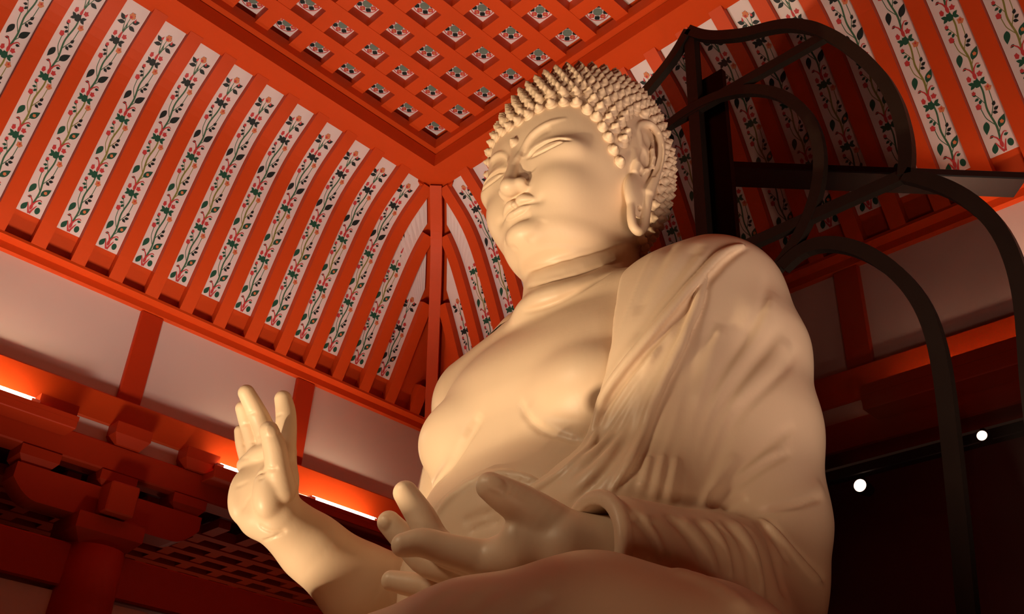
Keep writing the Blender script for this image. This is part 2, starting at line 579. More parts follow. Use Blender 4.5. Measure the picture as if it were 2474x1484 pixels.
# --- coffered lattice
LZ, LH, CP, BW = 7.262, 0.105, 0.3035, 0.113
O0 = 1.243
lattice = link('ceiling_lattice', None, label='vermilion lattice of crossing bars over the coffered ceiling', cat='lattice', loc=(0, 0, 0))
for j in range(11):
    lo = O0 + (CP - BW) + CP * j
    mb = MB()
    mb.box(CX - 6.2, CX - 1.2, CY - lo - BW, CY - lo, LZ, LZ + LH)
    link('lattice_bar', mb.build('lattice_bar', [VERM]), lattice)
for j in range(14):
    lo = O0 + (CP - BW) + CP * j
    mb = MB()
    mb.box(CX - lo - BW, CX - lo, CY - 4.7, CY - 1.2, LZ + 0.004, LZ + LH)
    link('lattice_bar', mb.build('lattice_bar', [VERM]), lattice)
# painted flower board above every opening
mb = MB()
hw = (CP - BW) / 2 + 0.006
mb.box(-hw, hw, -hw, hw, 0, 0.012)
def disc(c, r, z, mi, n=16, wob=0.0):
    pts = [(c[0] + r * math.cos(2 * math.pi * i / n) * (1 + wob * math.cos(4 * 2 * math.pi * i / n)),
            c[1] + r * math.sin(2 * math.pi * i / n) * (1 + wob * math.cos(4 * 2 * math.pi * i / n)), z) for i in range(n)]
    mb.add([(c[0], c[1], z)] + pts, [(0, 1 + (i + 1) % n, 1 + i) for i in range(n)], mi)
def ring(r0, r1, z, mi, n=28):
    v = []
    for i in range(n):
        a = 2 * math.pi * i / n
        v += [(r0 * math.cos(a), r0 * math.sin(a), z), (r1 * math.cos(a), r1 * math.sin(a), z)]
    mb.add(v, [(2 * i, 2 * ((i + 1) % n), 2 * ((i + 1) % n) + 1, 2 * i + 1) for i in range(n)], mi)
ring(0.080, 0.087, -0.0010, 5)
disc((0, 0), 0.036, -0.0016, 7)
for k in range(8):
    a = 2 * math.pi * k / 8
    disc((0.058 * math.cos(a), 0.058 * math.sin(a)), 0.021, -0.0012 - 0.0002 * (k % 2), 5 if k % 2 == 0 else 2, 10, 0.15)
    if k % 2 == 0:
        disc((0.058 * math.cos(a), 0.058 * math.sin(a)), 0.011, -0.0018, 6, 8)
FLW = mb.build('flower_panel', [WHITE, LEAF, LEAFD, STEM, STEMY, ROSE, PINK, GREY])
for j in range(9):
    for i in range(12):
        o_y = O0 + (CP - BW) / 2 + CP * j
        o_x = O0 + (CP - BW) / 2 + CP * i
        x, y = CX - o_x, CY - o_y
        # only those the openings can show
        if (x - 1.75) + (y - 5.35) * 1.0 < -1.2 or y < 2.4:
            continue
        link('flower_panel', FLW, cat='painted panel', group='flower panels in the ceiling coffers', loc=(x, y, LZ + LH - 0.012),
             label=f'round flower board, {ORD[i]} coffer from the right cove, {ORD[j]} from the left cove')
mb = MB()
mb.box(-3.2, CX - 1.0, -3.0, CY - 1.0, LZ + LH + 0.004, LZ + LH + 0.08)
link('ceiling', mb.build('ceiling', [VERM]), kind='structure', label='red boarded ceiling above the coffers')

# --- cornice, frieze, beam, ledges and tubes on both walls
OF = -0.14                   # the frieze plane lies 0.14 behind the cornice edge
for side, wn, nms in (('left', 'left', ('trim_5', 'wall_left')), ('back', 'right', ('trim_6', 'wall_right'))):
    e = A_END[side]
    mb = MB()
    wbox(mb, side, -0.3, e, -0.35, 0.0, 5.440, 5.462)
    wbox(mb, side, -0.3, e, -0.35, -0.09, 5.386, 5.441)
    link(nms[0], mb.build('cornice', [VERM]), kind='structure', label=f'stepped vermilion cornice under the {wn} cove')
    mb = MB()
    wbox(mb, side, -0.14, e, OF - 0.10, OF, 4.41, 5.39)
    link(nms[1], mb.build('frieze', [PLASTER]), kind='structure', label=f'white plaster frieze of the {wn} wall')
    # struts
    ps = [CX - 2.536, CX - 3.933] if side == 'left' else []
    if side == 'left':
        cs = [CX - 2.508, CX - 3.922, CX - 1.10]
    else:
        cs = [1.285, 2.68, 4.08, 5.35]
    for k, c in enumerate(cs):
        mb = MB()
        wbox(mb, side, c - 0.088, c + 0.088, OF - 0.02, OF + 0.035, 4.62, 5.387, bev=0.008)
        order = sorted(cs).index(c)
        link('frieze_strut', mb.build('frieze_strut', [VERM_DARK]), cat='strut', group=f'struts of the {wn} frieze',
             label=f'{ORD[order]} red upright strut from the hall corner, dividing the {wn} white frieze')
    mb = MB()
    wbox(mb, side, -0.2, e, OF - 0.12, -0.05, 4.40, 4.628, bev=0.012)
    link('purlin_beam', mb.build('purlin_beam', [VERM]), cat='beam', label=f'long vermilion beam under the {wn} white frieze')

    mb = MB()
    wbox(mb, side, -0.1, e, -0.17, 0.03, 4.062, 4.252, bev=0.010)
    link('wall_plate', mb.build('wall_plate', [VERM_DARK]), cat='beam', label=f'long dark red wall plate under the bearing blocks of the {wn} wall')
    mb = MB()
    wbox(mb, side, -0.1, e, -0.10, -0.06, 4.253, 4.399)
    link('plaster_strip', mb.build('plaster_strip', [PLASTER]), cat='wall panel', label=f'narrow white plaster strip between the bearing blocks of the {wn} wall')

# tubes on ledges (left wall: two show; right wall: behind the bracket)
def tube(side, a0, a1, label, mate=TUBE):
    p = FR[side]((a0 + a1) / 2, 0.10, 4.334)
    t = link('tube_light', None, label=label, cat='lamp', group='tube lights on the ledges', loc=p)
    mb = MB()
    L = (a1 - a0) / 2
    prof = [(0.004, -L), (0.013, -L + 0.006), (0.013, L - 0.006), (0.004, L)]
    mb.lathe(prof, 12)
    v = [((z, x, y) if side == 'left' else (x, z, y)) for x, y, z in mb.v]
    m2 = MB(); m2.add(v, mb.f)
    link('lamp_tube', m2.build('lamp_tube', [mate], True), t)
    m3 = MB()
    for sg in (-1, 1):
        if side == 'left':
            m3.box(sg * L - 0.03, sg * L + 0.03, -0.02, 0.02, -0.045, 0.004, bev=0.004)
        else:
            m3.box(-0.02, 0.02, sg * L - 0.03, sg * L + 0.03, -0.045, 0.004, bev=0.004)
    link('lamp_holder', m3.build('lamp_holder', [WHITE]), t)

def ledge(side, a0, a1, label, lip=False):
    mb = MB()
    wbox(mb, side, a0, a1, 0.031, 0.21, 4.19, 4.250, bev=0.006)
    wbox(mb, side, a0, a1, 0.185, 0.21, 4.245, 4.278)
    if lip:
        wbox(mb, side, a0, a1, 0.19, 0.21, 4.280, 4.345)
    link('light_ledge', mb.build('light_ledge', [VERM_DARK]), cat='ledge', label=label, group='ledges that carry the tube lights')

ledge('left', CX - 2.10, CX + 0.6, 'red ledge with a lit tube on the left wall, left of the bracket cluster')
tube('left', CX - 1.83, CX - 0.6, 'glowing tube on the left wall ledge at the left frame edge')
ledge('left', CX - 4.9, CX - 3.12, 'red ledge with lit tubes on the left wall, behind the raised hand')
tube('left', CX - 3.86, CX - 3.20, 'glowing tube on the ledge just left of the raised hand')
tube('left', CX - 4.66, CX - 4.02, 'glowing tube on the ledge between the raised hand and the open palm')
ledge('back', 0.4, 2.9, 'red ledge on the right wall behind the statue shoulder', True)
ledge('back', 4.2, 6.0, 'red ledge on the right wall at the right frame edge', True)
tube('back', 4.35, 5.6, 'glowing tube on the right wall ledge, behind the halo')

# --- bracket clusters on the columns (left wall), and one on the right wall
def arm(mb, side, a0, a1, o0, o1, z0, z1, mi=0):
    """bracket arm with its underside curved up at both ends"""
    L = a1 - a0
    pts = [(a0, z1), (a0, z0 + (z1 - z0) * 0.55)]
    for k in range(1, 6):
        u = k / 5
        pts.append((a0 + 0.18 * u, z0 + (z1 - z0) * 0.55 * (1 - u) ** 1.8))
    for k in range(5, 0, -1):
        u = k / 5
        pts.append((a1 - 0.18 * u, z0 + (z1 - z0) * 0.55 * (1 - u) ** 1.8))
    pts += [(a1, z0 + (z1 - z0) * 0.55), (a1, z1)]
    mb.prism(pts, o0, o1, lambda p, q, t: FR[side](p, t, q), mi)

def block(mb, side, a, o, z0, z1, w, d=None):
    """bearing block: square top, tapered foot"""
    d = d or w
    h = z1 - z0
    for (lo, hi, w0, w1) in ((z0, z0 + h * 0.45, 0.68, 1.0), (z0 + h * 0.45, z1, 1.0, 1.0)):
        v = []
        for z, k in ((lo, w0), (hi, w1)):
            for sa, so in ((-1, -1), (1, -1), (1, 1), (-1, 1)):
                v.append(FR[side](a + sa * w * k / 2, o + so * d * k / 2, z))
        mb.add(v, [(0, 1, 2, 3), (4, 7, 6, 5), (0, 4, 5, 1), (1, 5, 6, 2), (2, 6, 7, 3), (3, 7, 4, 0)])

def bracket(side, a, where):
    t = link('bracket_cluster', None, label=where, cat='bracket', group='stepped bracket clusters')
    def part(nm, fn, m=VERM_DARK):
        mb = MB(); fn(mb); link(nm, mb.build(nm, [m]), t)
    part('bearing_block', lambda m: block(m, side, a, -0.07, 3.53, 3.72, 0.46, 0.40))
    part('bracket_arm', lambda m: arm(m, side, a - 0.66, a + 0.66, -0.17, 0.03, 3.72, 3.94))
    part('bracket_arm', lambda m: wbox(m, side, a - 0.10, a + 0.10, 0.03, 0.20, 3.74, 3.95, bev=0.01))
    for d in (-0.54, 0, 0.54):
        part('bearing_block', lambda m: block(m, side, a + d, -0.07, 3.94, 4.06, 0.26, 0.22))
    for d in (-0.54, 0, 0.54):
        part('bearing_block', lambda m: block(m, side, a + d, -0.03, 4.252, 4.40, 0.26, 0.24))

bracket('left', CX - 2.53, 'stepped red bracket cluster on the column at the lower left, below the white frieze')
bracket('back', 3.0, 'stepped red bracket cluster on the right wall, dim behind the halo')

# columns, tie beam, plaster infill on the left
mb = MB()
zz = np.linspace(0, 3.54, 12)
mb.lathe([(0.235 - 0.035 * (z / 3.54) ** 2, z) for z in zz], 32, c=(2.53, CY + 0.06))
link('hall_column', mb.build('hall_column', [VERM_DARK], True), cat='column', label='round red column under the bracket cluster at the lower left')
for k, (x0, x1, w) in enumerate(((-3.0, 2.36, 'left'), (2.70, 5.38, 'right'))):
    mb = MB()
    mb.box(x0, x1, CY - 0.02, CY + 0.14, 3.255, 3.535, bev=0.012)
    link('tie_beam', mb.build('tie_beam', [VERM_DARK]), cat='beam', label=f'thick red tie beam running {w} from the lower left column')
    mb = MB()
    mb.box(x0, x1, CY + 0.02, CY + 0.10, 2.6, 3.23)
    link('plaster_infill', mb.build('plaster_infill', [PLASTER]), cat='wall panel', label=f'white plaster infill under the tie beam {w} of the column')
    mb = MB()
    mb.box(x0, x1, CY - 0.0, CY + 0.12, 2.45, 2.60)
    link('head_rail', mb.build('head_rail', [VERM_DARK]), cat='beam', label=f'lower red rail under the plaster infill {w} of the column')
    mb = MB()
    mb.box(x0, x1, CY + 0.03, CY + 0.09, 0, 2.45)
    link('boarded_screen', mb.build('boarded_screen', [PLAINW]), cat='screen', label=f'red boarded screen between floor and rail {w} of the column')
# aisle beyond: its own lattice ceiling and outer wall
aisle = link('aisle_lattice', None, label='dark red lattice ceiling of the aisle beyond the lower left tie beam', cat='lattice', loc=(0, 0, 0))
for j in range(8):
    mb = MB()
    y = CY + 0.55 + 0.24 * j
    mb.box(1.2, 7.4, y, y + 0.09, 4.02, 4.10)
    link('lattice_bar', mb.build('lattice_bar', [VERM_DARK]), aisle)
for j in range(19):
    mb = MB()
    x = 1.4 + 0.30 * j
    mb.box(x, x + 0.10, CY + 0.3, CY + 2.6, 4.03, 4.10)
    link('lattice_bar', mb.build('lattice_bar', [VERM_DARK]), aisle)
mb = MB()
mb.box(-3.2, 8.2, CY + 0.24, CY + 3.0, 4.16, 4.24)
link('trim_7', mb.build('aisle_ceiling', [DARKWALL]), kind='structure', label='dark boarding over the aisle lattice')
mb = MB()
mb.box(-3.2, 8.2, CY + 2.7, CY + 2.8, 0, 4.2)
link('wall_aisle', mb.build('wall_aisle', [PLAINW]), kind='structure', label='outer aisle wall beyond the left columns')

# right wall below the brackets, shell
mb = MB()
mb.box(CX + 0.30, CX + 0.4, -3.0, CY - 0.05, 0.0, 4.05)
link('wall_back', mb.build('wall_back', [DARKWALL]), kind='structure', label='dark maroon boarded wall behind the statue')
mb = MB()
mb.box(-3.2, 8.2, -3.2, CY + 2.8, -0.08, 0.0)
link('floor', mb.build('floor', [FLOORM]), kind='structure', label='dark stone floor of the hall')
mb = MB()
mb.box(-3.2, -3.1, -3.2, CY + 2.8, 0.0, 7.5)
link('wall_front', mb.build('wall_front', [PLAINW]), kind='structure', label='front wall of the hall behind the visitor')
mb = MB()
mb.box(-3.2, CX + 0.3, -3.2, -3.1, 0.0, 7.5)
link('wall_side', mb.build('wall_side', [PLAINW]), kind='structure', label='side wall of the hall to the right of the visitor')
# ================================================================ sculpting: smooth fields meshed with surface nets
# statue frame: f forward, l to the figure's left, u up; world = (SX - f, SY - l, u)
SX, SY = 2.05, 1.85


def V3(*a): return np.array(a, float)


def smin(a, b, k):
    if k <= 0:
        return np.minimum(a, b)
    h = np.maximum(k - np.abs(a - b), 0.0) / k
    return np.minimum(a, b) - h * h * h * k * (1 / 6.0)


def cubic_table(S, m=8):
    """smooth (Hermite) resampling of the section table"""
    x = S[:, 0]
    d = np.gradient(S, x, axis=0)
    out = []
    for i in range(len(S) - 1):
        h = x[i + 1] - x[i]
        for t in np.arange(m) / m:
            a, b, c, e = 2 * t**3 - 3 * t**2 + 1, t**3 - 2 * t**2 + t, -2 * t**3 + 3 * t**2, t**3 - t**2
            out.append(a * S[i] + b * h * d[i] + c * S[i + 1] + e * h * d[i + 1])
    out.append(S[-1])
    return np.array(out)


class Field:
    def __init__(s):
        s.ops = []

    def _add(s, kind, fn, c, r, k):
        s.ops.append((kind, fn, np.asarray(c, float), float(r), float(k)))
        return s

    # -- solids
    def ell(s, c, r, k=0.02, kind='u', rot=None):
        c, r = np.asarray(c, float), np.asarray(r, float)
        M = None if rot is None else np.asarray(rot, float)
        def fn(P):
            q = P - c
            if M is not None:
                q = q @ M
            k0 = np.sqrt(((q / r) ** 2).sum(1))
            k1 = np.sqrt(((q / (r * r)) ** 2).sum(1)) + 1e-9
            return np.where(k0 < 1e-4, -r.min(), k0 * (k0 - 1) / k1)
        return s._add(kind, fn, c, r.max(), k)

    def chain(s, pts, rad, k=0.02, kind='u', ki=None):
        """polyline of round cones; radii per point"""
        pts = np.asarray(pts, float)
        rad = np.full(len(pts), rad, float) if np.isscalar(rad) else np.asarray(rad, float)
        def fn(P):
            d = None
            for i in range(len(pts) - 1):
                a, b = pts[i], pts[i + 1]
                ab = b - a
                t = np.clip(((P - a) @ ab) / (ab @ ab + 1e-12), 0, 1)
                q = P - a - t[:, None] * ab
                e = np.sqrt((q * q).sum(1)) - (rad[i] + (rad[i + 1] - rad[i]) * t)
                d = e if d is None else smin(d, e, ki or 0.0)
            return d
        c = (pts.max(0) + pts.min(0)) / 2
        R = np.max(np.linalg.norm(pts - c, axis=1) + rad)
        return s._add(kind, fn, c, R, k)

    def loft(s, secs, n=2.3, k=0.03, kind='u', extra=None):
        """secs rows: u, f0, front, back, half width; extra(P)->offset added to the distance"""
        S = np.asarray(secs, float)
        S = S[np.argsort(S[:, 0])]
        S = cubic_table(S)
        def fn(P):
            u = P[:, 2]
            uc = np.clip(u, S[0, 0], S[-1, 0])
            f0 = np.interp(uc, S[:, 0], S[:, 1])
            fr = np.interp(uc, S[:, 0], S[:, 2])
            bk = np.interp(uc, S[:, 0], S[:, 3])
            w = np.interp(uc, S[:, 0], S[:, 4])
            df = P[:, 0] - f0
            a = np.where(df > 0, fr, bk)
            q1 = np.abs(df) / a
            q2 = np.abs(P[:, 1]) / w
            q = (q1 ** n + q2 ** n) ** (1 / n) + 1e-9
            # distance along the ray from the axis
            rr = np.sqrt(df ** 2 + P[:, 1] ** 2)
            d = rr * (1 - 1 / q)
            d = np.where(q < 0.3, -np.minimum(a, w) * (1 - q), d)
            dz = np.maximum(u - S[-1, 0], S[0, 0] - u)
            d = np.where(dz > 0, np.sqrt(np.maximum(d, 0) ** 2 + dz ** 2), np.maximum(d, -1.0))
            d = np.maximum(d, dz) if False else d
            if extra is not None:
                d = d + extra(P)
            return d
        c = V3(S[:, 1].mean(), 0, (S[0, 0] + S[-1, 0]) / 2)
        R = np.sqrt(max((S[:, 2] + np.abs(S[:, 1])).max(), (S[:, 3] + np.abs(S[:, 1])).max()) ** 2 + S[:, 4].max() ** 2 + ((S[-1, 0] - S[0, 0]) / 2) ** 2)
        return s._add(kind, fn, c, R, k)

    # -- surface strokes: amp > 0 carves, amp < 0 raises
    def stroke(s, pts, w, amp, taper=True, asym=0.0, up=None):
        pts = np.asarray(pts, float)
        L = np.r_[0, np.cumsum(np.linalg.norm(np.diff(pts, axis=0), axis=1))]
        def fn(P):
            best = np.full(len(P), 1e9)
            par = np.zeros(len(P))
            for i in range(len(pts) - 1):
                a, b = pts[i], pts[i + 1]
                ab = b - a
                t = np.clip(((P - a) @ ab) / (ab @ ab + 1e-12), 0, 1)
                q = P - a - t[:, None] * ab
                e = (q * q).sum(1)
                m = e < best
                best = np.where(m, e, best)
                par = np.where(m, (L[i] + t * (L[i + 1] - L[i])) / L[-1], par)
            g = amp * np.exp(-best / (w * w))
            if taper:
                g = g * np.clip(np.minimum(par, 1 - par) / 0.14 + 0.12, 0, 1)
            return g
        c = (pts.max(0) + pts.min(0)) / 2
        R = np.max(np.linalg.norm(pts - c, axis=1)) + 2.6 * w
        return s._add('d', fn, c, R, abs(amp))

    def warp(s, fn, c, r):
        return s._add('d', fn, c, r, 0.0)

    def eval(s, P, c=None, br=None):
        f = np.full(len(P), 1e3)
        lo = hi = 1e3
        for kind, fn, oc, orad, k in s.ops:
            if c is not None:
                dmin = np.linalg.norm(c - oc) - orad - br
                if kind == 'u' and dmin > hi + k:
                    continue
                if kind == 'd' and dmin > 0:
                    continue
                if kind in ('s', 'i') and dmin > k + 0.0 and kind == 's':
                    continue
            e = fn(P)
            if kind == 'u':
                f = smin(f, e, k)
            elif kind == 's':
                f = -smin(-f, e, k)
            elif kind == 'i':
                f = -smin(-f, -e, k)
            else:
                f = f + e
            hi = f.max()
        return f


def surface_nets(F, lo, hi, h, n=16, margin=1.9):
    lo = np.asarray(lo, float)
    hi = np.asarray(hi, float)
    B = h * n
    nb = np.ceil((hi - lo) / B).astype(int)
    # hierarchical search for blocks that hold surface
    g = np.stack(np.meshgrid(*[np.arange(k) for k in (np.ceil(nb / 4).astype(int))], indexing='ij'), -1).reshape(-1, 3)
    cc = lo + (g * 4 + 2) * B
    v = F.eval(cc)
    g = g[np.abs(v) < margin * 2 * B * 1.8]
    sub = np.stack(np.meshgrid(*[np.arange(4)] * 3, indexing='ij'), -1).reshape(-1, 3)
    blk = (g[:, None, :] * 4 + sub[None]).reshape(-1, 3)
    blk = blk[(blk < nb).all(1)]
    cc = lo + (blk + 0.5) * B
    out = []
    for i in range(0, len(cc), 4096):
        out.append(F.eval(cc[i:i + 4096]))
    v = np.concatenate(out)
    blk = blk[np.abs(v) < margin * 0.5 * B * 1.8 + 0.012]
    ar = np.arange(n + 1)
    G = np.stack(np.meshgrid(ar, ar, ar, indexing='ij'), -1).reshape(-1, 3)
    DIM = (nb * n + 4).astype(np.int64)
    def key(ijk): return (ijk[..., 0].astype(np.int64) * DIM[1] + ijk[..., 1]) * DIM[2] + ijk[..., 2]
    keys, pos, quads = [], [], []
    offs = np.array([[a, b, c] for a in (0, 1) for b in (0, 1) for c in (0, 1)])
    edges = [(p, q) for p in range(8) for q in range(p + 1, 8) if np.abs(offs[p] - offs[q]).sum() == 1]
    for b in blk:
        base = b * n
        P = lo + (base + G) * h
        c = lo + (b + 0.5) * B
        f = F.eval(P, c, B * 0.8661)
        if f.min() > 0 or f.max() < 0:
            continue
        f = f.reshape(n + 1, n + 1, n + 1)
        s = f < 0
        cnt = np.zeros((n, n, n), np.int8)
        for o in offs:
            cnt += s[o[0]:o[0] + n, o[1]:o[1] + n, o[2]:o[2] + n]
        act = np.argwhere((cnt > 0) & (cnt < 8))
        if len(act) == 0:
            continue
        vals = np.stack([f[act[:, 0] + o[0], act[:, 1] + o[1], act[:, 2] + o[2]] for o in offs], 1)
        acc = np.zeros((len(act), 3))
        num = np.zeros(len(act))
        for p, q in edges:
            a_, b_ = vals[:, p], vals[:, q]
            m = (a_ < 0) != (b_ < 0)
            t = np.where(m, a_ / np.where(m, a_ - b_, 1), 0)
            acc += m[:, None] * (offs[p] + t[:, None] * (offs[q] - offs[p]))
            num += m
        pos.append(lo + (base + act + acc / num[:, None]) * h)
        keys.append(key(base + act))
        # faces from edges owned by this block
        for ax in range(3):
            o1, o2 = (ax + 1) % 3, (ax + 2) % 3
            sl0 = [slice(0, n)] * 3
            sl1 = [slice(0, n)] * 3
            sl1[ax] = slice(1, n + 1)
            a_, b_ = s[tuple(sl0)], s[tuple(sl1)]
            e = np.argwhere(a_ != b_)
            if len(e) == 0:
                continue
            ins = a_[e[:, 0], e[:, 1], e[:, 2]]
            g0 = base + e
            d1 = np.zeros(3, int); d1[o1] = 1
            d2 = np.zeros(3, int); d2[o2] = 1
            k4 = np.stack([key(g0 - d1 - d2), key(g0 - d2), key(g0), key(g0 - d1)], 1)
            k4[~ins] = k4[~ins][:, ::-1]
            quads.append(k4)
    keys = np.concatenate(keys)
    pos = np.concatenate(pos)
    Q = np.concatenate(quads)
    order = np.argsort(keys)
    ks = keys[order]
    idx = np.searchsorted(ks, Q)
    idx = np.minimum(idx, len(ks) - 1)
    ok = (ks[idx] == Q).all(1)
    return pos[order], idx[ok]


def sculpt(name, F, boxes, mats, parent):
    """boxes: (lo, hi, cell) regions that together cover the form"""
    V, Q = [], []
    k = 0
    for lo, hi, h in boxes:
        v, q = surface_nets(F, lo, hi, h)
        V.append(v)
        Q.append(q + k)
        k += len(v)
    V, Q = np.concatenate(V), np.concatenate(Q)
    Wd = np.stack([SX - V[:, 0], SY - V[:, 1], V[:, 2]], 1)
    me = bpy.data.meshes.new(name)
    me.vertices.add(len(Wd))
    me.vertices.foreach_set('co', Wd.astype(np.float32).ravel())
    nq = len(Q)
    me.loops.add(nq * 4)
    me.loops.foreach_set('vertex_index', Q.astype(np.int32).ravel())   # mirrored twice: winding kept
    me.polygons.add(nq)
    me.polygons.foreach_set('loop_start', np.arange(0, nq * 4, 4, dtype=np.int32))
    me.polygons.foreach_set('use_smooth', np.ones(nq, dtype=bool))
    for m in mats:
        me.materials.append(m)
    me.update(calc_edges=True)
    me.validate()
    return link(name, me, parent)
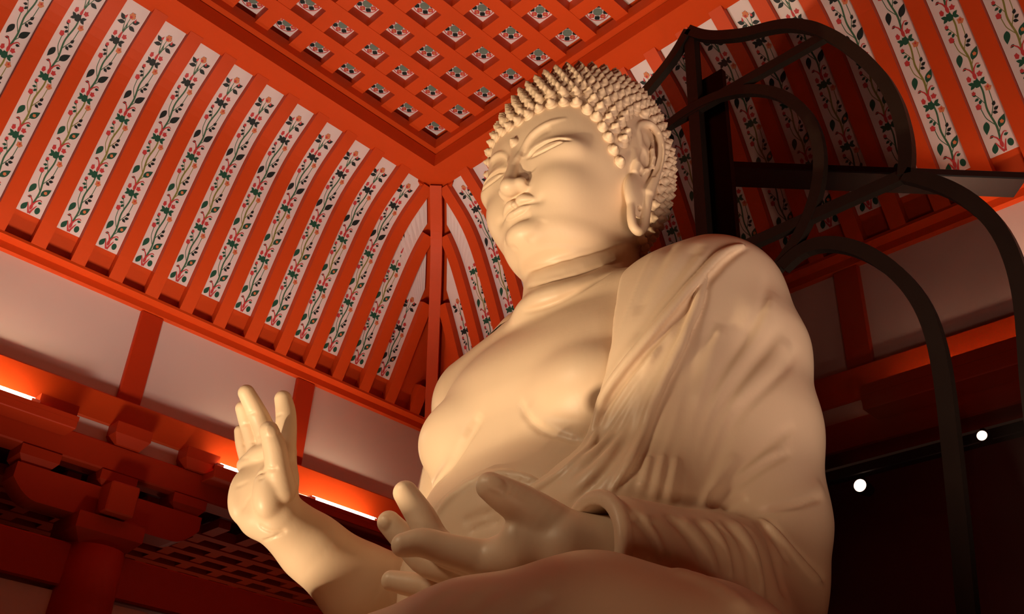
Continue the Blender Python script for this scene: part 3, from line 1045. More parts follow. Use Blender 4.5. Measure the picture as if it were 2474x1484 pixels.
BAKED = [
    ('robe', 0.006, -0.002, True, [[0.168, 0.442, 3.242], [0.196, 0.446, 3.198], [0.222, 0.447, 3.152], [0.244, 0.445, 3.104], [0.263, 0.441, 3.055], [0.281, 0.435, 3.005], [0.296, 0.427, 2.955], [0.307, 0.416, 2.905], [0.316, 0.404, 2.854], [0.322, 0.39, 2.803]]),
    ('robe', 0.018, 0.006, True, [[0.126, 0.483, 3.277], [0.168, 0.489, 3.219], [0.205, 0.488, 3.159], [0.237, 0.481, 3.096], [0.265, 0.472, 3.03], [0.289, 0.464, 2.963]]),
    ('robe', 0.018, 0.006, True, [[0.121, 0.564, 3.241], [0.148, 0.56, 3.2], [0.174, 0.554, 3.158], [0.199, 0.547, 3.115], [0.222, 0.537, 3.072], [0.244, 0.526, 3.029], [0.264, 0.514, 2.986], [0.283, 0.498, 2.942], [0.299, 0.48, 2.899], [0.313, 0.46, 2.856]]),
    ('robe', 0.018, -0.006, True, [[0.113, 0.591, 3.219], [0.139, 0.585, 3.179], [0.165, 0.578, 3.138], [0.189, 0.568, 3.097], [0.213, 0.557, 3.056], [0.236, 0.545, 3.015], [0.259, 0.529, 2.975], [0.279, 0.511, 2.934], [0.296, 0.49, 2.895], [0.31, 0.465, 2.856], [0.32, 0.437, 2.817]]),
    ('robe', 0.021, 'ridge', 0.01, [[0.03, 0.643, 3.242], [0.063, 0.635, 3.217], [0.092, 0.623, 3.189], [0.118, 0.613, 3.158], [0.142, 0.603, 3.125], [0.165, 0.594, 3.091], [0.188, 0.583, 3.057], [0.21, 0.572, 3.023], [0.231, 0.561, 2.988], [0.252, 0.548, 2.953], [0.271, 0.534, 2.919], [0.289, 0.517, 2.884], [0.303, 0.495, 2.851], [0.314, 0.469, 2.82], [0.32, 0.441, 2.79], [0.323, 0.412, 2.76], [0.323, 0.385, 2.728], [0.322, 0.365, 2.692], [0.327, 0.351, 2.654]]),
    ('robe', 0.011, 0.019, True, [[0.027, 0.651, 3.236], [0.058, 0.641, 3.209], [0.086, 0.632, 3.18], [0.112, 0.623, 3.149], [0.135, 0.614, 3.116], [0.158, 0.605, 3.082], [0.18, 0.595, 3.048], [0.202, 0.585, 3.014], [0.224, 0.574, 2.98], [0.244, 0.563, 2.946], [0.264, 0.549, 2.912], [0.282, 0.533, 2.878], [0.297, 0.514, 2.845], [0.309, 0.491, 2.813], [0.318, 0.464, 2.783], [0.323, 0.436, 2.753], [0.325, 0.408, 2.724], [0.326, 0.385, 2.691], [0.328, 0.371, 2.654]]),
    ('robe', 0.007, 0.004, True, [[0.029, 0.637, 3.259], [0.063, 0.627, 3.23], [0.096, 0.616, 3.2], [0.125, 0.605, 3.166], [0.152, 0.594, 3.131], [0.177, 0.584, 3.094], [0.201, 0.572, 3.056], [0.224, 0.559, 3.019], [0.247, 0.545, 2.981], [0.268, 0.529, 2.943], [0.286, 0.51, 2.906], [0.302, 0.487, 2.87], [0.313, 0.459, 2.836], [0.32, 0.427, 2.804], [0.324, 0.394, 2.772]]),
    ('robe', 0.011, 0.018, True, [[0.15, 0.606, 3.106], [0.162, 0.605, 3.071], [0.174, 0.604, 3.037], [0.186, 0.603, 3.002], [0.199, 0.601, 2.968], [0.212, 0.598, 2.934], [0.226, 0.595, 2.9], [0.24, 0.591, 2.866], [0.253, 0.585, 2.833], [0.266, 0.577, 2.799], [0.277, 0.567, 2.766], [0.287, 0.555, 2.733], [0.295, 0.541, 2.7], [0.302, 0.528, 2.667], [0.309, 0.518, 2.633], [0.32, 0.512, 2.6], [0.336, 0.513, 2.567], [0.354, 0.516, 2.536], [0.372, 0.516, 2.506], [0.388, 0.507, 2.475], [0.401, 0.493, 2.444]]),
    ('robe', 0.015, 'ridge', 0.01, [[0.158, 0.6, 3.09], [0.172, 0.598, 3.057], [0.185, 0.596, 3.023], [0.198, 0.593, 2.989], [0.211, 0.591, 2.954], [0.225, 0.588, 2.922], [0.239, 0.585, 2.889], [0.252, 0.58, 2.855], [0.265, 0.572, 2.822], [0.277, 0.564, 2.789], [0.287, 0.552, 2.756], [0.295, 0.54, 2.723], [0.301, 0.526, 2.691], [0.306, 0.513, 2.657], [0.31, 0.504, 2.623], [0.323, 0.501, 2.588], [0.343, 0.505, 2.558], [0.364, 0.509, 2.529], [0.383, 0.507, 2.5], [0.397, 0.496, 2.469], [0.405, 0.477, 2.44]]),
    ('robe', 0.012, 0.012, True, [[0.219, 0.579, 2.981], [0.235, 0.574, 2.944], [0.251, 0.569, 2.908], [0.265, 0.562, 2.872], [0.279, 0.552, 2.836], [0.292, 0.54, 2.8], [0.302, 0.525, 2.765], [0.31, 0.507, 2.73], [0.316, 0.49, 2.695], [0.322, 0.474, 2.659], [0.331, 0.466, 2.624], [0.347, 0.465, 2.589], [0.367, 0.469, 2.556], [0.388, 0.47, 2.524], [0.406, 0.46, 2.493], [0.419, 0.439, 2.465], [0.426, 0.409, 2.443], [0.43, 0.374, 2.426]]),
    ('robe', 0.012, 0.012, True, [[0.262, 0.559, 2.901], [0.275, 0.55, 2.865], [0.288, 0.539, 2.829], [0.3, 0.525, 2.794], [0.309, 0.508, 2.76], [0.316, 0.488, 2.727], [0.321, 0.465, 2.695], [0.327, 0.444, 2.662], [0.337, 0.429, 2.63], [0.354, 0.424, 2.597], [0.376, 0.423, 2.567], [0.398, 0.418, 2.538], [0.417, 0.4, 2.512], [0.431, 0.374, 2.49]]),
    ('robe', 0.012, 0.012, True, [[0.304, 0.517, 2.799], [0.313, 0.495, 2.768], [0.319, 0.471, 2.737], [0.324, 0.446, 2.707], [0.327, 0.419, 2.678], [0.333, 0.396, 2.648], [0.347, 0.381, 2.618], [0.367, 0.375, 2.588], [0.391, 0.368, 2.559], [0.415, 0.358, 2.531]]),
    ('robe', 0.016, -0.008, True, [[0.241, 0.569, 2.944], [0.255, 0.563, 2.908], [0.269, 0.557, 2.871], [0.282, 0.548, 2.835], [0.293, 0.537, 2.798], [0.303, 0.523, 2.762], [0.31, 0.508, 2.727], [0.316, 0.49, 2.692], [0.322, 0.472, 2.657], [0.333, 0.458, 2.624], [0.35, 0.451, 2.591], [0.373, 0.45, 2.56], [0.395, 0.448, 2.529], [0.413, 0.436, 2.499], [0.426, 0.412, 2.474], [0.434, 0.381, 2.454]]),
    ('robe', 0.012, 'ridge', 0.01, [[0.327, 0.362, 2.65], [0.347, 0.366, 2.608], [0.376, 0.37, 2.574], [0.403, 0.364, 2.544], [0.419, 0.341, 2.517], [0.422, 0.303, 2.503], [0.421, 0.259, 2.494], [0.422, 0.214, 2.489]]),
    ('robe', 0.014, -0.007, True, [[0.284, 0.539, 2.861], [0.295, 0.526, 2.825], [0.305, 0.512, 2.79], [0.313, 0.495, 2.755], [0.319, 0.475, 2.721], [0.323, 0.453, 2.689], [0.329, 0.43, 2.657], [0.34, 0.413, 2.626], [0.358, 0.404, 2.595], [0.381, 0.4, 2.566], [0.404, 0.389, 2.538], [0.423, 0.37, 2.513]]),
    ('robe', 0.014, 0.008, True, [[0.261, 0.585, 2.797], [0.272, 0.575, 2.763], [0.281, 0.564, 2.73], [0.289, 0.553, 2.696], [0.296, 0.541, 2.662], [0.304, 0.53, 2.628], [0.315, 0.524, 2.595], [0.332, 0.523, 2.563], [0.35, 0.526, 2.532], [0.365, 0.528, 2.499], [0.375, 0.526, 2.465], [0.382, 0.519, 2.43]]),
    ('robe', 0.014, 0.008, True, [[0.238, 0.6, 2.837], [0.249, 0.595, 2.801], [0.259, 0.589, 2.766], [0.268, 0.581, 2.73], [0.276, 0.571, 2.694], [0.283, 0.56, 2.659], [0.291, 0.55, 2.624], [0.303, 0.545, 2.589], [0.318, 0.545, 2.555], [0.334, 0.549, 2.522], [0.348, 0.55, 2.488], [0.358, 0.547, 2.452], [0.363, 0.539, 2.416]]),
    ('robe', 0.014, 0.009, True, [[0.204, 0.602, 2.948], [0.215, 0.602, 2.91], [0.226, 0.602, 2.871], [0.236, 0.602, 2.832], [0.244, 0.6, 2.793], [0.251, 0.597, 2.754], [0.257, 0.593, 2.715], [0.262, 0.587, 2.676], [0.268, 0.579, 2.637], [0.278, 0.572, 2.599], [0.291, 0.569, 2.563], [0.308, 0.57, 2.527], [0.323, 0.572, 2.491], [0.334, 0.569, 2.453], [0.34, 0.563, 2.415]]),
    ('robe', 0.016, 0.007, True, [[0.165, 0.629, 2.956], [0.178, 0.626, 2.92], [0.193, 0.623, 2.885], [0.208, 0.62, 2.849], [0.222, 0.616, 2.814], [0.234, 0.611, 2.778], [0.243, 0.606, 2.741], [0.25, 0.6, 2.704], [0.255, 0.594, 2.666], [0.259, 0.589, 2.629], [0.264, 0.586, 2.591], [0.274, 0.586, 2.555], [0.286, 0.589, 2.519], [0.299, 0.591, 2.483], [0.308, 0.589, 2.446], [0.314, 0.585, 2.409]]),
    ('robe', 0.015, 0.008, True, [[0.004, 0.69, 3.131], [0.02, 0.696, 3.092], [0.037, 0.701, 3.054], [0.054, 0.704, 3.016], [0.072, 0.702, 2.978], [0.09, 0.695, 2.941], [0.109, 0.685, 2.905], [0.129, 0.674, 2.87], [0.15, 0.664, 2.835], [0.172, 0.655, 2.8], [0.192, 0.645, 2.764], [0.21, 0.635, 2.728], [0.224, 0.623, 2.69], [0.235, 0.612, 2.651], [0.243, 0.604, 2.611], [0.251, 0.601, 2.57], [0.262, 0.601, 2.53], [0.274, 0.603, 2.49], [0.285, 0.603, 2.45], [0.294, 0.601, 2.409]]),
    ('robe', 0.015, 0.008, True, [[0.03, 0.734, 2.954], [0.047, 0.728, 2.92], [0.066, 0.72, 2.887], [0.087, 0.711, 2.855], [0.109, 0.702, 2.824], [0.131, 0.693, 2.793], [0.152, 0.683, 2.763], [0.171, 0.67, 2.731], [0.187, 0.657, 2.699], [0.201, 0.644, 2.665], [0.212, 0.631, 2.63], [0.222, 0.621, 2.594], [0.233, 0.615, 2.558], [0.245, 0.613, 2.521], [0.259, 0.612, 2.485], [0.271, 0.611, 2.448], [0.282, 0.609, 2.411]]),
    ('robe', 0.014, 0.009, True, [[-0.013, 0.749, 2.891], [0.012, 0.747, 2.857], [0.038, 0.745, 2.824], [0.065, 0.741, 2.793], [0.093, 0.733, 2.763], [0.119, 0.72, 2.733], [0.143, 0.702, 2.703], [0.163, 0.682, 2.673], [0.179, 0.663, 2.639], [0.191, 0.649, 2.603], [0.203, 0.638, 2.565], [0.22, 0.629, 2.527], [0.238, 0.623, 2.49], [0.255, 0.618, 2.452], [0.27, 0.615, 2.413]]),
    ('robe', 0.022, -0.007, True, [[0.001, 0.707, 3.08], [0.024, 0.712, 3.037], [0.047, 0.714, 2.993], [0.069, 0.709, 2.95], [0.091, 0.699, 2.907], [0.115, 0.687, 2.865], [0.14, 0.675, 2.825], [0.166, 0.663, 2.784], [0.189, 0.651, 2.742], [0.209, 0.637, 2.699], [0.226, 0.621, 2.655]]),
    ('robe', 0.022, -0.007, True, [[0.015, 0.743, 2.912], [0.042, 0.735, 2.87], [0.072, 0.728, 2.829], [0.102, 0.718, 2.789], [0.131, 0.705, 2.75], [0.157, 0.686, 2.711], [0.181, 0.664, 2.672]]),
    ('robe', 0.022, -0.007, True, [[0.158, 0.638, 2.933], [0.175, 0.634, 2.888], [0.194, 0.63, 2.845], [0.211, 0.625, 2.801], [0.227, 0.618, 2.756], [0.24, 0.609, 2.711], [0.25, 0.599, 2.666]]),
    ('robe', 0.013, -0.006, True, [[0.339, 0.536, 2.537], [0.351, 0.54, 2.513], [0.36, 0.541, 2.488], [0.367, 0.539, 2.463], [0.373, 0.534, 2.437]]),
    ('robe', 0.013, -0.006, True, [[0.311, 0.556, 2.547], [0.326, 0.56, 2.516], [0.338, 0.562, 2.484], [0.347, 0.558, 2.452], [0.352, 0.552, 2.418]]),
    ('robe', 0.013, -0.006, True, [[0.287, 0.577, 2.544], [0.302, 0.581, 2.512], [0.313, 0.582, 2.48], [0.322, 0.58, 2.447], [0.327, 0.575, 2.413]]),
    ('robe', 0.011, 0.011, True, [[0.078, 0.752, 2.573], [0.105, 0.736, 2.554], [0.13, 0.719, 2.535], [0.153, 0.7, 2.514], [0.173, 0.679, 2.492], [0.194, 0.658, 2.47], [0.215, 0.641, 2.447], [0.237, 0.627, 2.422]]),
    ('robe', 0.01, 0.012, True, [[0.01, 0.78, 2.475], [0.046, 0.774, 2.457], [0.08, 0.762, 2.439], [0.113, 0.744, 2.424], [0.144, 0.721, 2.412], [0.175, 0.7, 2.402], [0.209, 0.683, 2.391]]),
    ('robe', 0.013, 0.009, True, [[0.061, 0.762, 2.646], [0.085, 0.747, 2.623], [0.109, 0.73, 2.6], [0.131, 0.712, 2.576], [0.151, 0.695, 2.551], [0.17, 0.677, 2.524], [0.188, 0.66, 2.497], [0.207, 0.645, 2.469], [0.227, 0.634, 2.44], [0.248, 0.627, 2.412]]),
    ('robe', 0.014, -0.007, True, [[0.09, 0.745, 2.576], [0.121, 0.723, 2.553], [0.15, 0.699, 2.528], [0.177, 0.673, 2.503], [0.203, 0.65, 2.476], [0.229, 0.629, 2.446]]),
    ('robe', 0.014, -0.006, True, [[0.173, 0.667, 2.558], [0.196, 0.649, 2.522], [0.219, 0.636, 2.486], [0.242, 0.626, 2.447], [0.265, 0.621, 2.408]]),
    ('robe', 0.022, -0.007, True, [[-0.013, 0.776, 2.505], [0.035, 0.771, 2.48], [0.081, 0.758, 2.456], [0.124, 0.733, 2.434], [0.163, 0.699, 2.415]]),
    ('robe', 0.011, 0.008, True, [[0.174, 0.683, 2.448], [0.183, 0.67, 2.441], [0.193, 0.659, 2.433], [0.203, 0.65, 2.424], [0.215, 0.643, 2.414]]),
    ('robe', 0.012, 0.01, True, [[0.585, 0.671, 2.29], [0.57, 0.686, 2.27], [0.555, 0.696, 2.247], [0.539, 0.702, 2.223], [0.521, 0.704, 2.199]]),
    ('robe', 0.012, 0.01, True, [[0.499, 0.692, 2.308], [0.478, 0.705, 2.29], [0.458, 0.716, 2.27], [0.441, 0.724, 2.247], [0.432, 0.731, 2.22], [0.429, 0.738, 2.192]]),
    ('robe', 0.012, 0.01, True, [[0.549, 0.693, 2.285], [0.535, 0.701, 2.263], [0.522, 0.706, 2.241], [0.509, 0.71, 2.218], [0.497, 0.713, 2.195]]),
    ('robe', 0.012, 0.01, True, [[0.417, 0.705, 2.32], [0.402, 0.719, 2.296], [0.388, 0.731, 2.27], [0.379, 0.74, 2.242], [0.378, 0.747, 2.212], [0.384, 0.754, 2.182]]),
    ('robe', 0.012, 0.01, True, [[0.367, 0.712, 2.33], [0.356, 0.728, 2.306], [0.349, 0.741, 2.279], [0.346, 0.748, 2.248], [0.347, 0.754, 2.217], [0.352, 0.759, 2.186]]),
    ('robe', 0.012, 0.01, True, [[0.339, 0.718, 2.337], [0.326, 0.734, 2.315], [0.317, 0.747, 2.291], [0.312, 0.756, 2.263], [0.309, 0.762, 2.233], [0.311, 0.766, 2.203], [0.315, 0.77, 2.173], [0.322, 0.774, 2.144]]),
    ('robe', 0.012, 0.01, True, [[0.281, 0.722, 2.35], [0.268, 0.739, 2.323], [0.261, 0.753, 2.292], [0.261, 0.763, 2.259], [0.266, 0.77, 2.224], [0.271, 0.776, 2.189], [0.276, 0.782, 2.153]]),
    ('robe', 0.012, 0.01, True, [[0.189, 0.712, 2.376], [0.196, 0.733, 2.341], [0.202, 0.749, 2.304], [0.206, 0.762, 2.265], [0.213, 0.773, 2.226], [0.224, 0.784, 2.187]]),
    ('robe', 0.016, -0.008, True, [[0.569, 0.681, 2.291], [0.555, 0.692, 2.275], [0.541, 0.7, 2.257], [0.528, 0.705, 2.238], [0.515, 0.708, 2.218]]),
    ('robe', 0.016, -0.008, True, [[0.461, 0.7, 2.31], [0.438, 0.714, 2.291], [0.419, 0.725, 2.267], [0.407, 0.733, 2.238], [0.4, 0.74, 2.205]]),
    ('robe', 0.016, -0.008, True, [[0.384, 0.709, 2.326], [0.371, 0.726, 2.298], [0.363, 0.738, 2.267], [0.361, 0.746, 2.233], [0.364, 0.752, 2.198]]),
    ('robe', 0.016, -0.008, True, [[0.306, 0.722, 2.345], [0.294, 0.739, 2.319], [0.286, 0.753, 2.288], [0.285, 0.762, 2.255], [0.287, 0.769, 2.22], [0.291, 0.774, 2.184]]),
    ('robe', 0.014, 'ridge', 0.01, [[0.162, 0.709, 2.388], [0.157, 0.73, 2.359], [0.142, 0.746, 2.331], [0.117, 0.754, 2.309], [0.085, 0.757, 2.294], [0.049, 0.757, 2.283], [0.012, 0.755, 2.276]]),
    ('robe', 0.01, 0.012, True, [[0.155, 0.715, 2.39], [0.139, 0.735, 2.357], [0.115, 0.749, 2.329], [0.081, 0.757, 2.307], [0.041, 0.759, 2.293], [-0.0, 0.759, 2.283]]),
    ('robe', 0.009, 0.009, True, [[0.172, 0.714, 2.38], [0.177, 0.729, 2.356], [0.175, 0.742, 2.332], [0.166, 0.752, 2.307], [0.152, 0.759, 2.283]]),
    ('skirt', 0.012, 'ridge', 0.01, [[0.452, -0.086, 2.485], [0.454, -0.053, 2.509], [0.452, -0.017, 2.53], [0.447, 0.02, 2.547], [0.44, 0.058, 2.559], [0.434, 0.097, 2.563], [0.429, 0.137, 2.559], [0.423, 0.176, 2.548], [0.416, 0.214, 2.533], [0.405, 0.249, 2.515]]),
    ('skirt', 0.018, 0.004, True, [[0.897, 0.638, 2.08], [0.911, 0.632, 2.067], [0.924, 0.627, 2.053], [0.936, 0.622, 2.039], [0.948, 0.617, 2.024]]),
    ('skirt', 0.018, 0.004, True, [[0.932, 0.566, 2.076], [0.944, 0.563, 2.064], [0.955, 0.559, 2.053], [0.965, 0.556, 2.041], [0.974, 0.553, 2.028]]),
    ('skirt', 0.018, 0.004, True, [[0.889, 0.741, 2.051], [0.894, 0.739, 2.042], [0.898, 0.738, 2.033], [0.902, 0.737, 2.024], [0.906, 0.735, 2.015]]),
    ('skirt', 0.018, -0.012, True, [[0.702, 0.846, 2.118], [0.692, 0.871, 2.108], [0.683, 0.895, 2.097], [0.678, 0.919, 2.085], [0.677, 0.941, 2.069], [0.678, 0.961, 2.049], [0.679, 0.98, 2.028]]),
    ('skirt', 0.01, 0.008, True, [[0.456, 0.026, 2.449], [0.454, 0.056, 2.451], [0.452, 0.086, 2.454], [0.448, 0.116, 2.456], [0.443, 0.146, 2.458]]),
    ('skirt', 0.01, 0.008, True, [[0.451, 0.045, 2.421], [0.449, 0.072, 2.425], [0.447, 0.098, 2.428], [0.444, 0.125, 2.431], [0.44, 0.151, 2.434]]),
    ('body', 0.012, 0.01, True, [[0.33, 0.083, 2.821], [0.33, 0.107, 2.777], [0.33, 0.138, 2.738], [0.33, 0.176, 2.705], [0.327, 0.219, 2.678], [0.318, 0.263, 2.656], [0.304, 0.309, 2.639]]),
    ('body', 0.012, 0.01, True, [[0.33, -0.083, 2.821], [0.33, -0.107, 2.777], [0.33, -0.138, 2.738], [0.33, -0.176, 2.705], [0.327, -0.219, 2.678], [0.318, -0.263, 2.656], [0.304, -0.309, 2.639]]),
    ('body', 0.03, -0.006, True, [[0.331, 0.111, 2.79], [0.329, 0.15, 2.748], [0.324, 0.195, 2.711], [0.315, 0.244, 2.684], [0.301, 0.296, 2.664]]),
    ('body', 0.03, -0.006, True, [[0.331, -0.111, 2.79], [0.329, -0.15, 2.748], [0.324, -0.195, 2.711], [0.315, -0.244, 2.684], [0.301, -0.296, 2.664]]),
    ('body', 0.02, 0.012, True, [[0.33, -0.066, 2.827], [0.33, -0.101, 2.789], [0.329, -0.138, 2.752], [0.331, -0.171, 2.716], [0.34, -0.192, 2.677], [0.358, -0.197, 2.635]]),
    ('body', 0.009, 0.009, True, [[0.201, -0.055, 3.224], [0.2, -0.02, 3.217], [0.197, 0.016, 3.212], [0.191, 0.051, 3.211], [0.183, 0.085, 3.216], [0.173, 0.119, 3.226], [0.161, 0.15, 3.239], [0.148, 0.18, 3.254], [0.132, 0.208, 3.271], [0.115, 0.234, 3.29]]),
    ('body', 0.009, 0.006, True, [[0.161, -0.083, 3.348], [0.176, -0.03, 3.323], [0.182, 0.024, 3.306], [0.17, 0.075, 3.303], [0.141, 0.12, 3.317], [0.101, 0.155, 3.343], [0.056, 0.179, 3.373], [0.008, 0.195, 3.407]]),
    ('body', 0.009, 0.007, True, [[0.173, -0.067, 3.397], [0.173, -0.011, 3.385], [0.165, 0.043, 3.379], [0.145, 0.093, 3.384], [0.114, 0.135, 3.4], [0.075, 0.165, 3.425], [0.032, 0.184, 3.455], [-0.013, 0.197, 3.489]]),
    ('body', 0.022, -0.01, True, [[0.214, -0.03, 3.252], [0.206, 0.029, 3.245], [0.19, 0.083, 3.248], [0.163, 0.13, 3.265], [0.127, 0.165, 3.293], [0.085, 0.186, 3.328], [0.041, 0.196, 3.366]]),
    ('body', 0.018, -0.01, True, [[0.162, -0.078, 3.376], [0.17, -0.024, 3.356], [0.169, 0.03, 3.345], [0.153, 0.082, 3.346], [0.124, 0.126, 3.36], [0.085, 0.159, 3.385], [0.042, 0.181, 3.415], [-0.004, 0.195, 3.449]]),
    ('body', 0.011, 'ridge', 0.012, [[0.336, 0.011, 3.705], [0.319, 0.033, 3.762], [0.318, 0.071, 3.803], [0.304, 0.122, 3.826], [0.275, 0.175, 3.837]]),
    ('body', 0.011, 'ridge', 0.012, [[0.336, -0.011, 3.705], [0.319, -0.033, 3.762], [0.318, -0.071, 3.803], [0.304, -0.122, 3.826], [0.275, -0.175, 3.837]]),
    ('body', 0.016, 0.006, True, [[0.321, 0.03, 3.732], [0.321, 0.049, 3.762], [0.319, 0.075, 3.784], [0.311, 0.107, 3.798], [0.301, 0.142, 3.807]]),
    ('body', 0.016, 0.006, True, [[0.321, -0.03, 3.732], [0.321, -0.049, 3.762], [0.319, -0.075, 3.784], [0.311, -0.107, 3.798], [0.301, -0.142, 3.807]]),
    ('body', 0.005, 0.022, True, [[0.314, 0.05, 3.72], [0.313, 0.088, 3.736], [0.308, 0.128, 3.742], [0.296, 0.169, 3.737], [0.28, 0.208, 3.727]]),
    ('body', 0.005, 0.022, True, [[0.314, -0.05, 3.72], [0.313, -0.088, 3.736], [0.308, -0.128, 3.742], [0.296, -0.169, 3.737], [0.28, -0.208, 3.727]]),
    ('body', 0.012, -0.003, True, [[0.319, 0.058, 3.739], [0.315, 0.09, 3.749], [0.309, 0.123, 3.753], [0.301, 0.156, 3.749], [0.292, 0.188, 3.739]]),
    ('body', 0.012, -0.003, True, [[0.319, -0.058, 3.739], [0.315, -0.09, 3.749], [0.309, -0.123, 3.753], [0.301, -0.156, 3.749], [0.292, -0.188, 3.739]]),
    ('body', 0.004, 0.007, True, [[0.313, 0.056, 3.717], [0.312, 0.091, 3.711], [0.309, 0.126, 3.71], [0.302, 0.16, 3.714], [0.292, 0.193, 3.723]]),
    ('body', 0.004, 0.007, True, [[0.313, -0.056, 3.717], [0.312, -0.091, 3.711], [0.309, -0.126, 3.71], [0.302, -0.16, 3.714], [0.292, -0.193, 3.723]]),
    ('body', 0.005, 0.012, False, [[0.315, 0.001, 3.538], [0.309, 0.021, 3.541], [0.303, 0.041, 3.542], [0.296, 0.061, 3.543], [0.289, 0.084, 3.542]]),
    ('body', 0.005, 0.012, False, [[0.315, -0.001, 3.538], [0.309, -0.021, 3.541], [0.303, -0.041, 3.542], [0.296, -0.061, 3.543], [0.289, -0.084, 3.542]]),
    ('body', 0.016, 0.006, False, [[0.288, 0.086, 3.543], [0.288, 0.087, 3.543], [0.288, 0.089, 3.543], [0.287, 0.09, 3.544], [0.287, 0.092, 3.544]]),
    ('body', 0.016, 0.006, False, [[0.288, -0.086, 3.543], [0.288, -0.087, 3.543], [0.288, -0.089, 3.543], [0.287, -0.09, 3.544], [0.287, -0.092, 3.544]]),
    ('body', 0.014, 0.003, True, [[0.265, 0.091, 3.479], [0.264, 0.079, 3.459], [0.265, 0.063, 3.442], [0.269, 0.043, 3.43], [0.272, 0.021, 3.421]]),
    ('body', 0.014, 0.003, True, [[0.265, -0.091, 3.479], [0.264, -0.079, 3.459], [0.265, -0.063, 3.442], [0.269, -0.043, 3.43], [0.272, -0.021, 3.421]]),
    ('body', 0.008, 0.007, True, [[0.307, 0.041, 3.652], [0.31, 0.048, 3.641], [0.313, 0.054, 3.629], [0.315, 0.058, 3.616], [0.316, 0.057, 3.603]]),
    ('body', 0.008, 0.007, True, [[0.307, -0.041, 3.652], [0.31, -0.048, 3.641], [0.313, -0.054, 3.629], [0.315, -0.058, 3.616], [0.316, -0.057, 3.603]]),
    ('hand', 0.0048, 0.007, True, [[0.669, -0.776, 2.671], [0.659, -0.742, 2.684], [0.654, -0.706, 2.691], [0.654, -0.668, 2.693], [0.657, -0.63, 2.694]]),
    ('hand', 0.0048, 0.007, True, [[0.655, -0.646, 2.674], [0.653, -0.679, 2.663], [0.65, -0.711, 2.65], [0.646, -0.738, 2.629], [0.643, -0.758, 2.599]]),
    ('hand', 0.004, 0.0035, False, [[0.688, -0.783, 2.872], [0.685, -0.776, 2.873], [0.681, -0.77, 2.874], [0.677, -0.764, 2.875]]),
    ('hand', 0.004, 0.0035, False, [[0.648, -0.819, 2.83], [0.652, -0.798, 2.824], [0.652, -0.777, 2.821], [0.646, -0.757, 2.821]]),
    ('hand', 0.004, 0.0035, False, [[0.702, -0.734, 2.889], [0.701, -0.725, 2.888], [0.698, -0.717, 2.889], [0.694, -0.709, 2.89]]),
    ('hand', 0.004, 0.0035, False, [[0.66, -0.724, 2.828], [0.659, -0.721, 2.828], [0.658, -0.718, 2.828], [0.658, -0.715, 2.828]]),
    ('hand', 0.004, 0.0035, False, [[0.636, -0.679, 2.891], [0.636, -0.669, 2.89], [0.635, -0.66, 2.89], [0.633, -0.651, 2.891]]),
    ('hand', 0.004, 0.0035, False, [[0.671, -0.59, 2.796], [0.652, -0.608, 2.81], [0.634, -0.625, 2.823], [0.616, -0.64, 2.835]]),
    ('hand', 0.004, 0.0035, False, [[0.658, -0.793, 2.771], [0.658, -0.784, 2.77], [0.657, -0.775, 2.769], [0.656, -0.766, 2.767]]),
    ('hand', 0.005, 0.005, True, [[0.57, -0.733, 2.523], [0.564, -0.705, 2.528], [0.554, -0.68, 2.536], [0.54, -0.657, 2.546]]),
    ('hand', 0.006, 0.005, True, [[0.608, -0.708, 2.557], [0.592, -0.698, 2.547], [0.576, -0.686, 2.542], [0.56, -0.672, 2.543], [0.544, -0.657, 2.549]]),
    ('hand', 0.005, 0.006, False, [[0.657, -0.624, 2.696], [0.653, -0.618, 2.694], [0.649, -0.612, 2.694], [0.645, -0.606, 2.696]]),
]
NAILS = [([0.6869, -0.5959, 2.7986], [0.021, 0.017, 0.0075], [[0.741, 0.572, 0.352], [-0.19, -0.324, 0.927], [0.644, -0.753, -0.132]]), ([0.7444, 0.4508, 2.3555], [0.022, 0.017, 0.0075], [[0.699, 0.341, 0.629], [-0.548, -0.311, 0.777], [0.46, -0.887, -0.031]]), ([0.747, 0.0963, 2.3493], [0.018, 0.014, 0.0075], [[0.408, 0.205, 0.89], [-0.426, -0.819, 0.384], [0.807, -0.536, -0.247]])]
# ================================================================ the figure: fields
def mir(pts):
    p = np.array(pts, float)
    p[..., 1] *= -1
    return p


def fine(P, r, m=4):
    """Catmull-Rom refinement of a path and its radii"""
    Q = np.c_[np.asarray(P, float), np.asarray(r, float)]
    E_ = np.vstack([2 * Q[0] - Q[1], Q, 2 * Q[-1] - Q[-2]])
    out = []
    for i in range(1, len(E_) - 2):
        for t in np.arange(m) / m:
            a, b, c, d = E_[i - 1], E_[i], E_[i + 1], E_[i + 2]
            out.append(0.5 * (2 * b + (c - a) * t + (2 * a - 5 * b + 4 * c - d) * t * t + (3 * b - a - 3 * c + d) * t ** 3))
    out.append(Q[-1])
    out = np.array(out)
    return out[:, :3], out[:, 3]


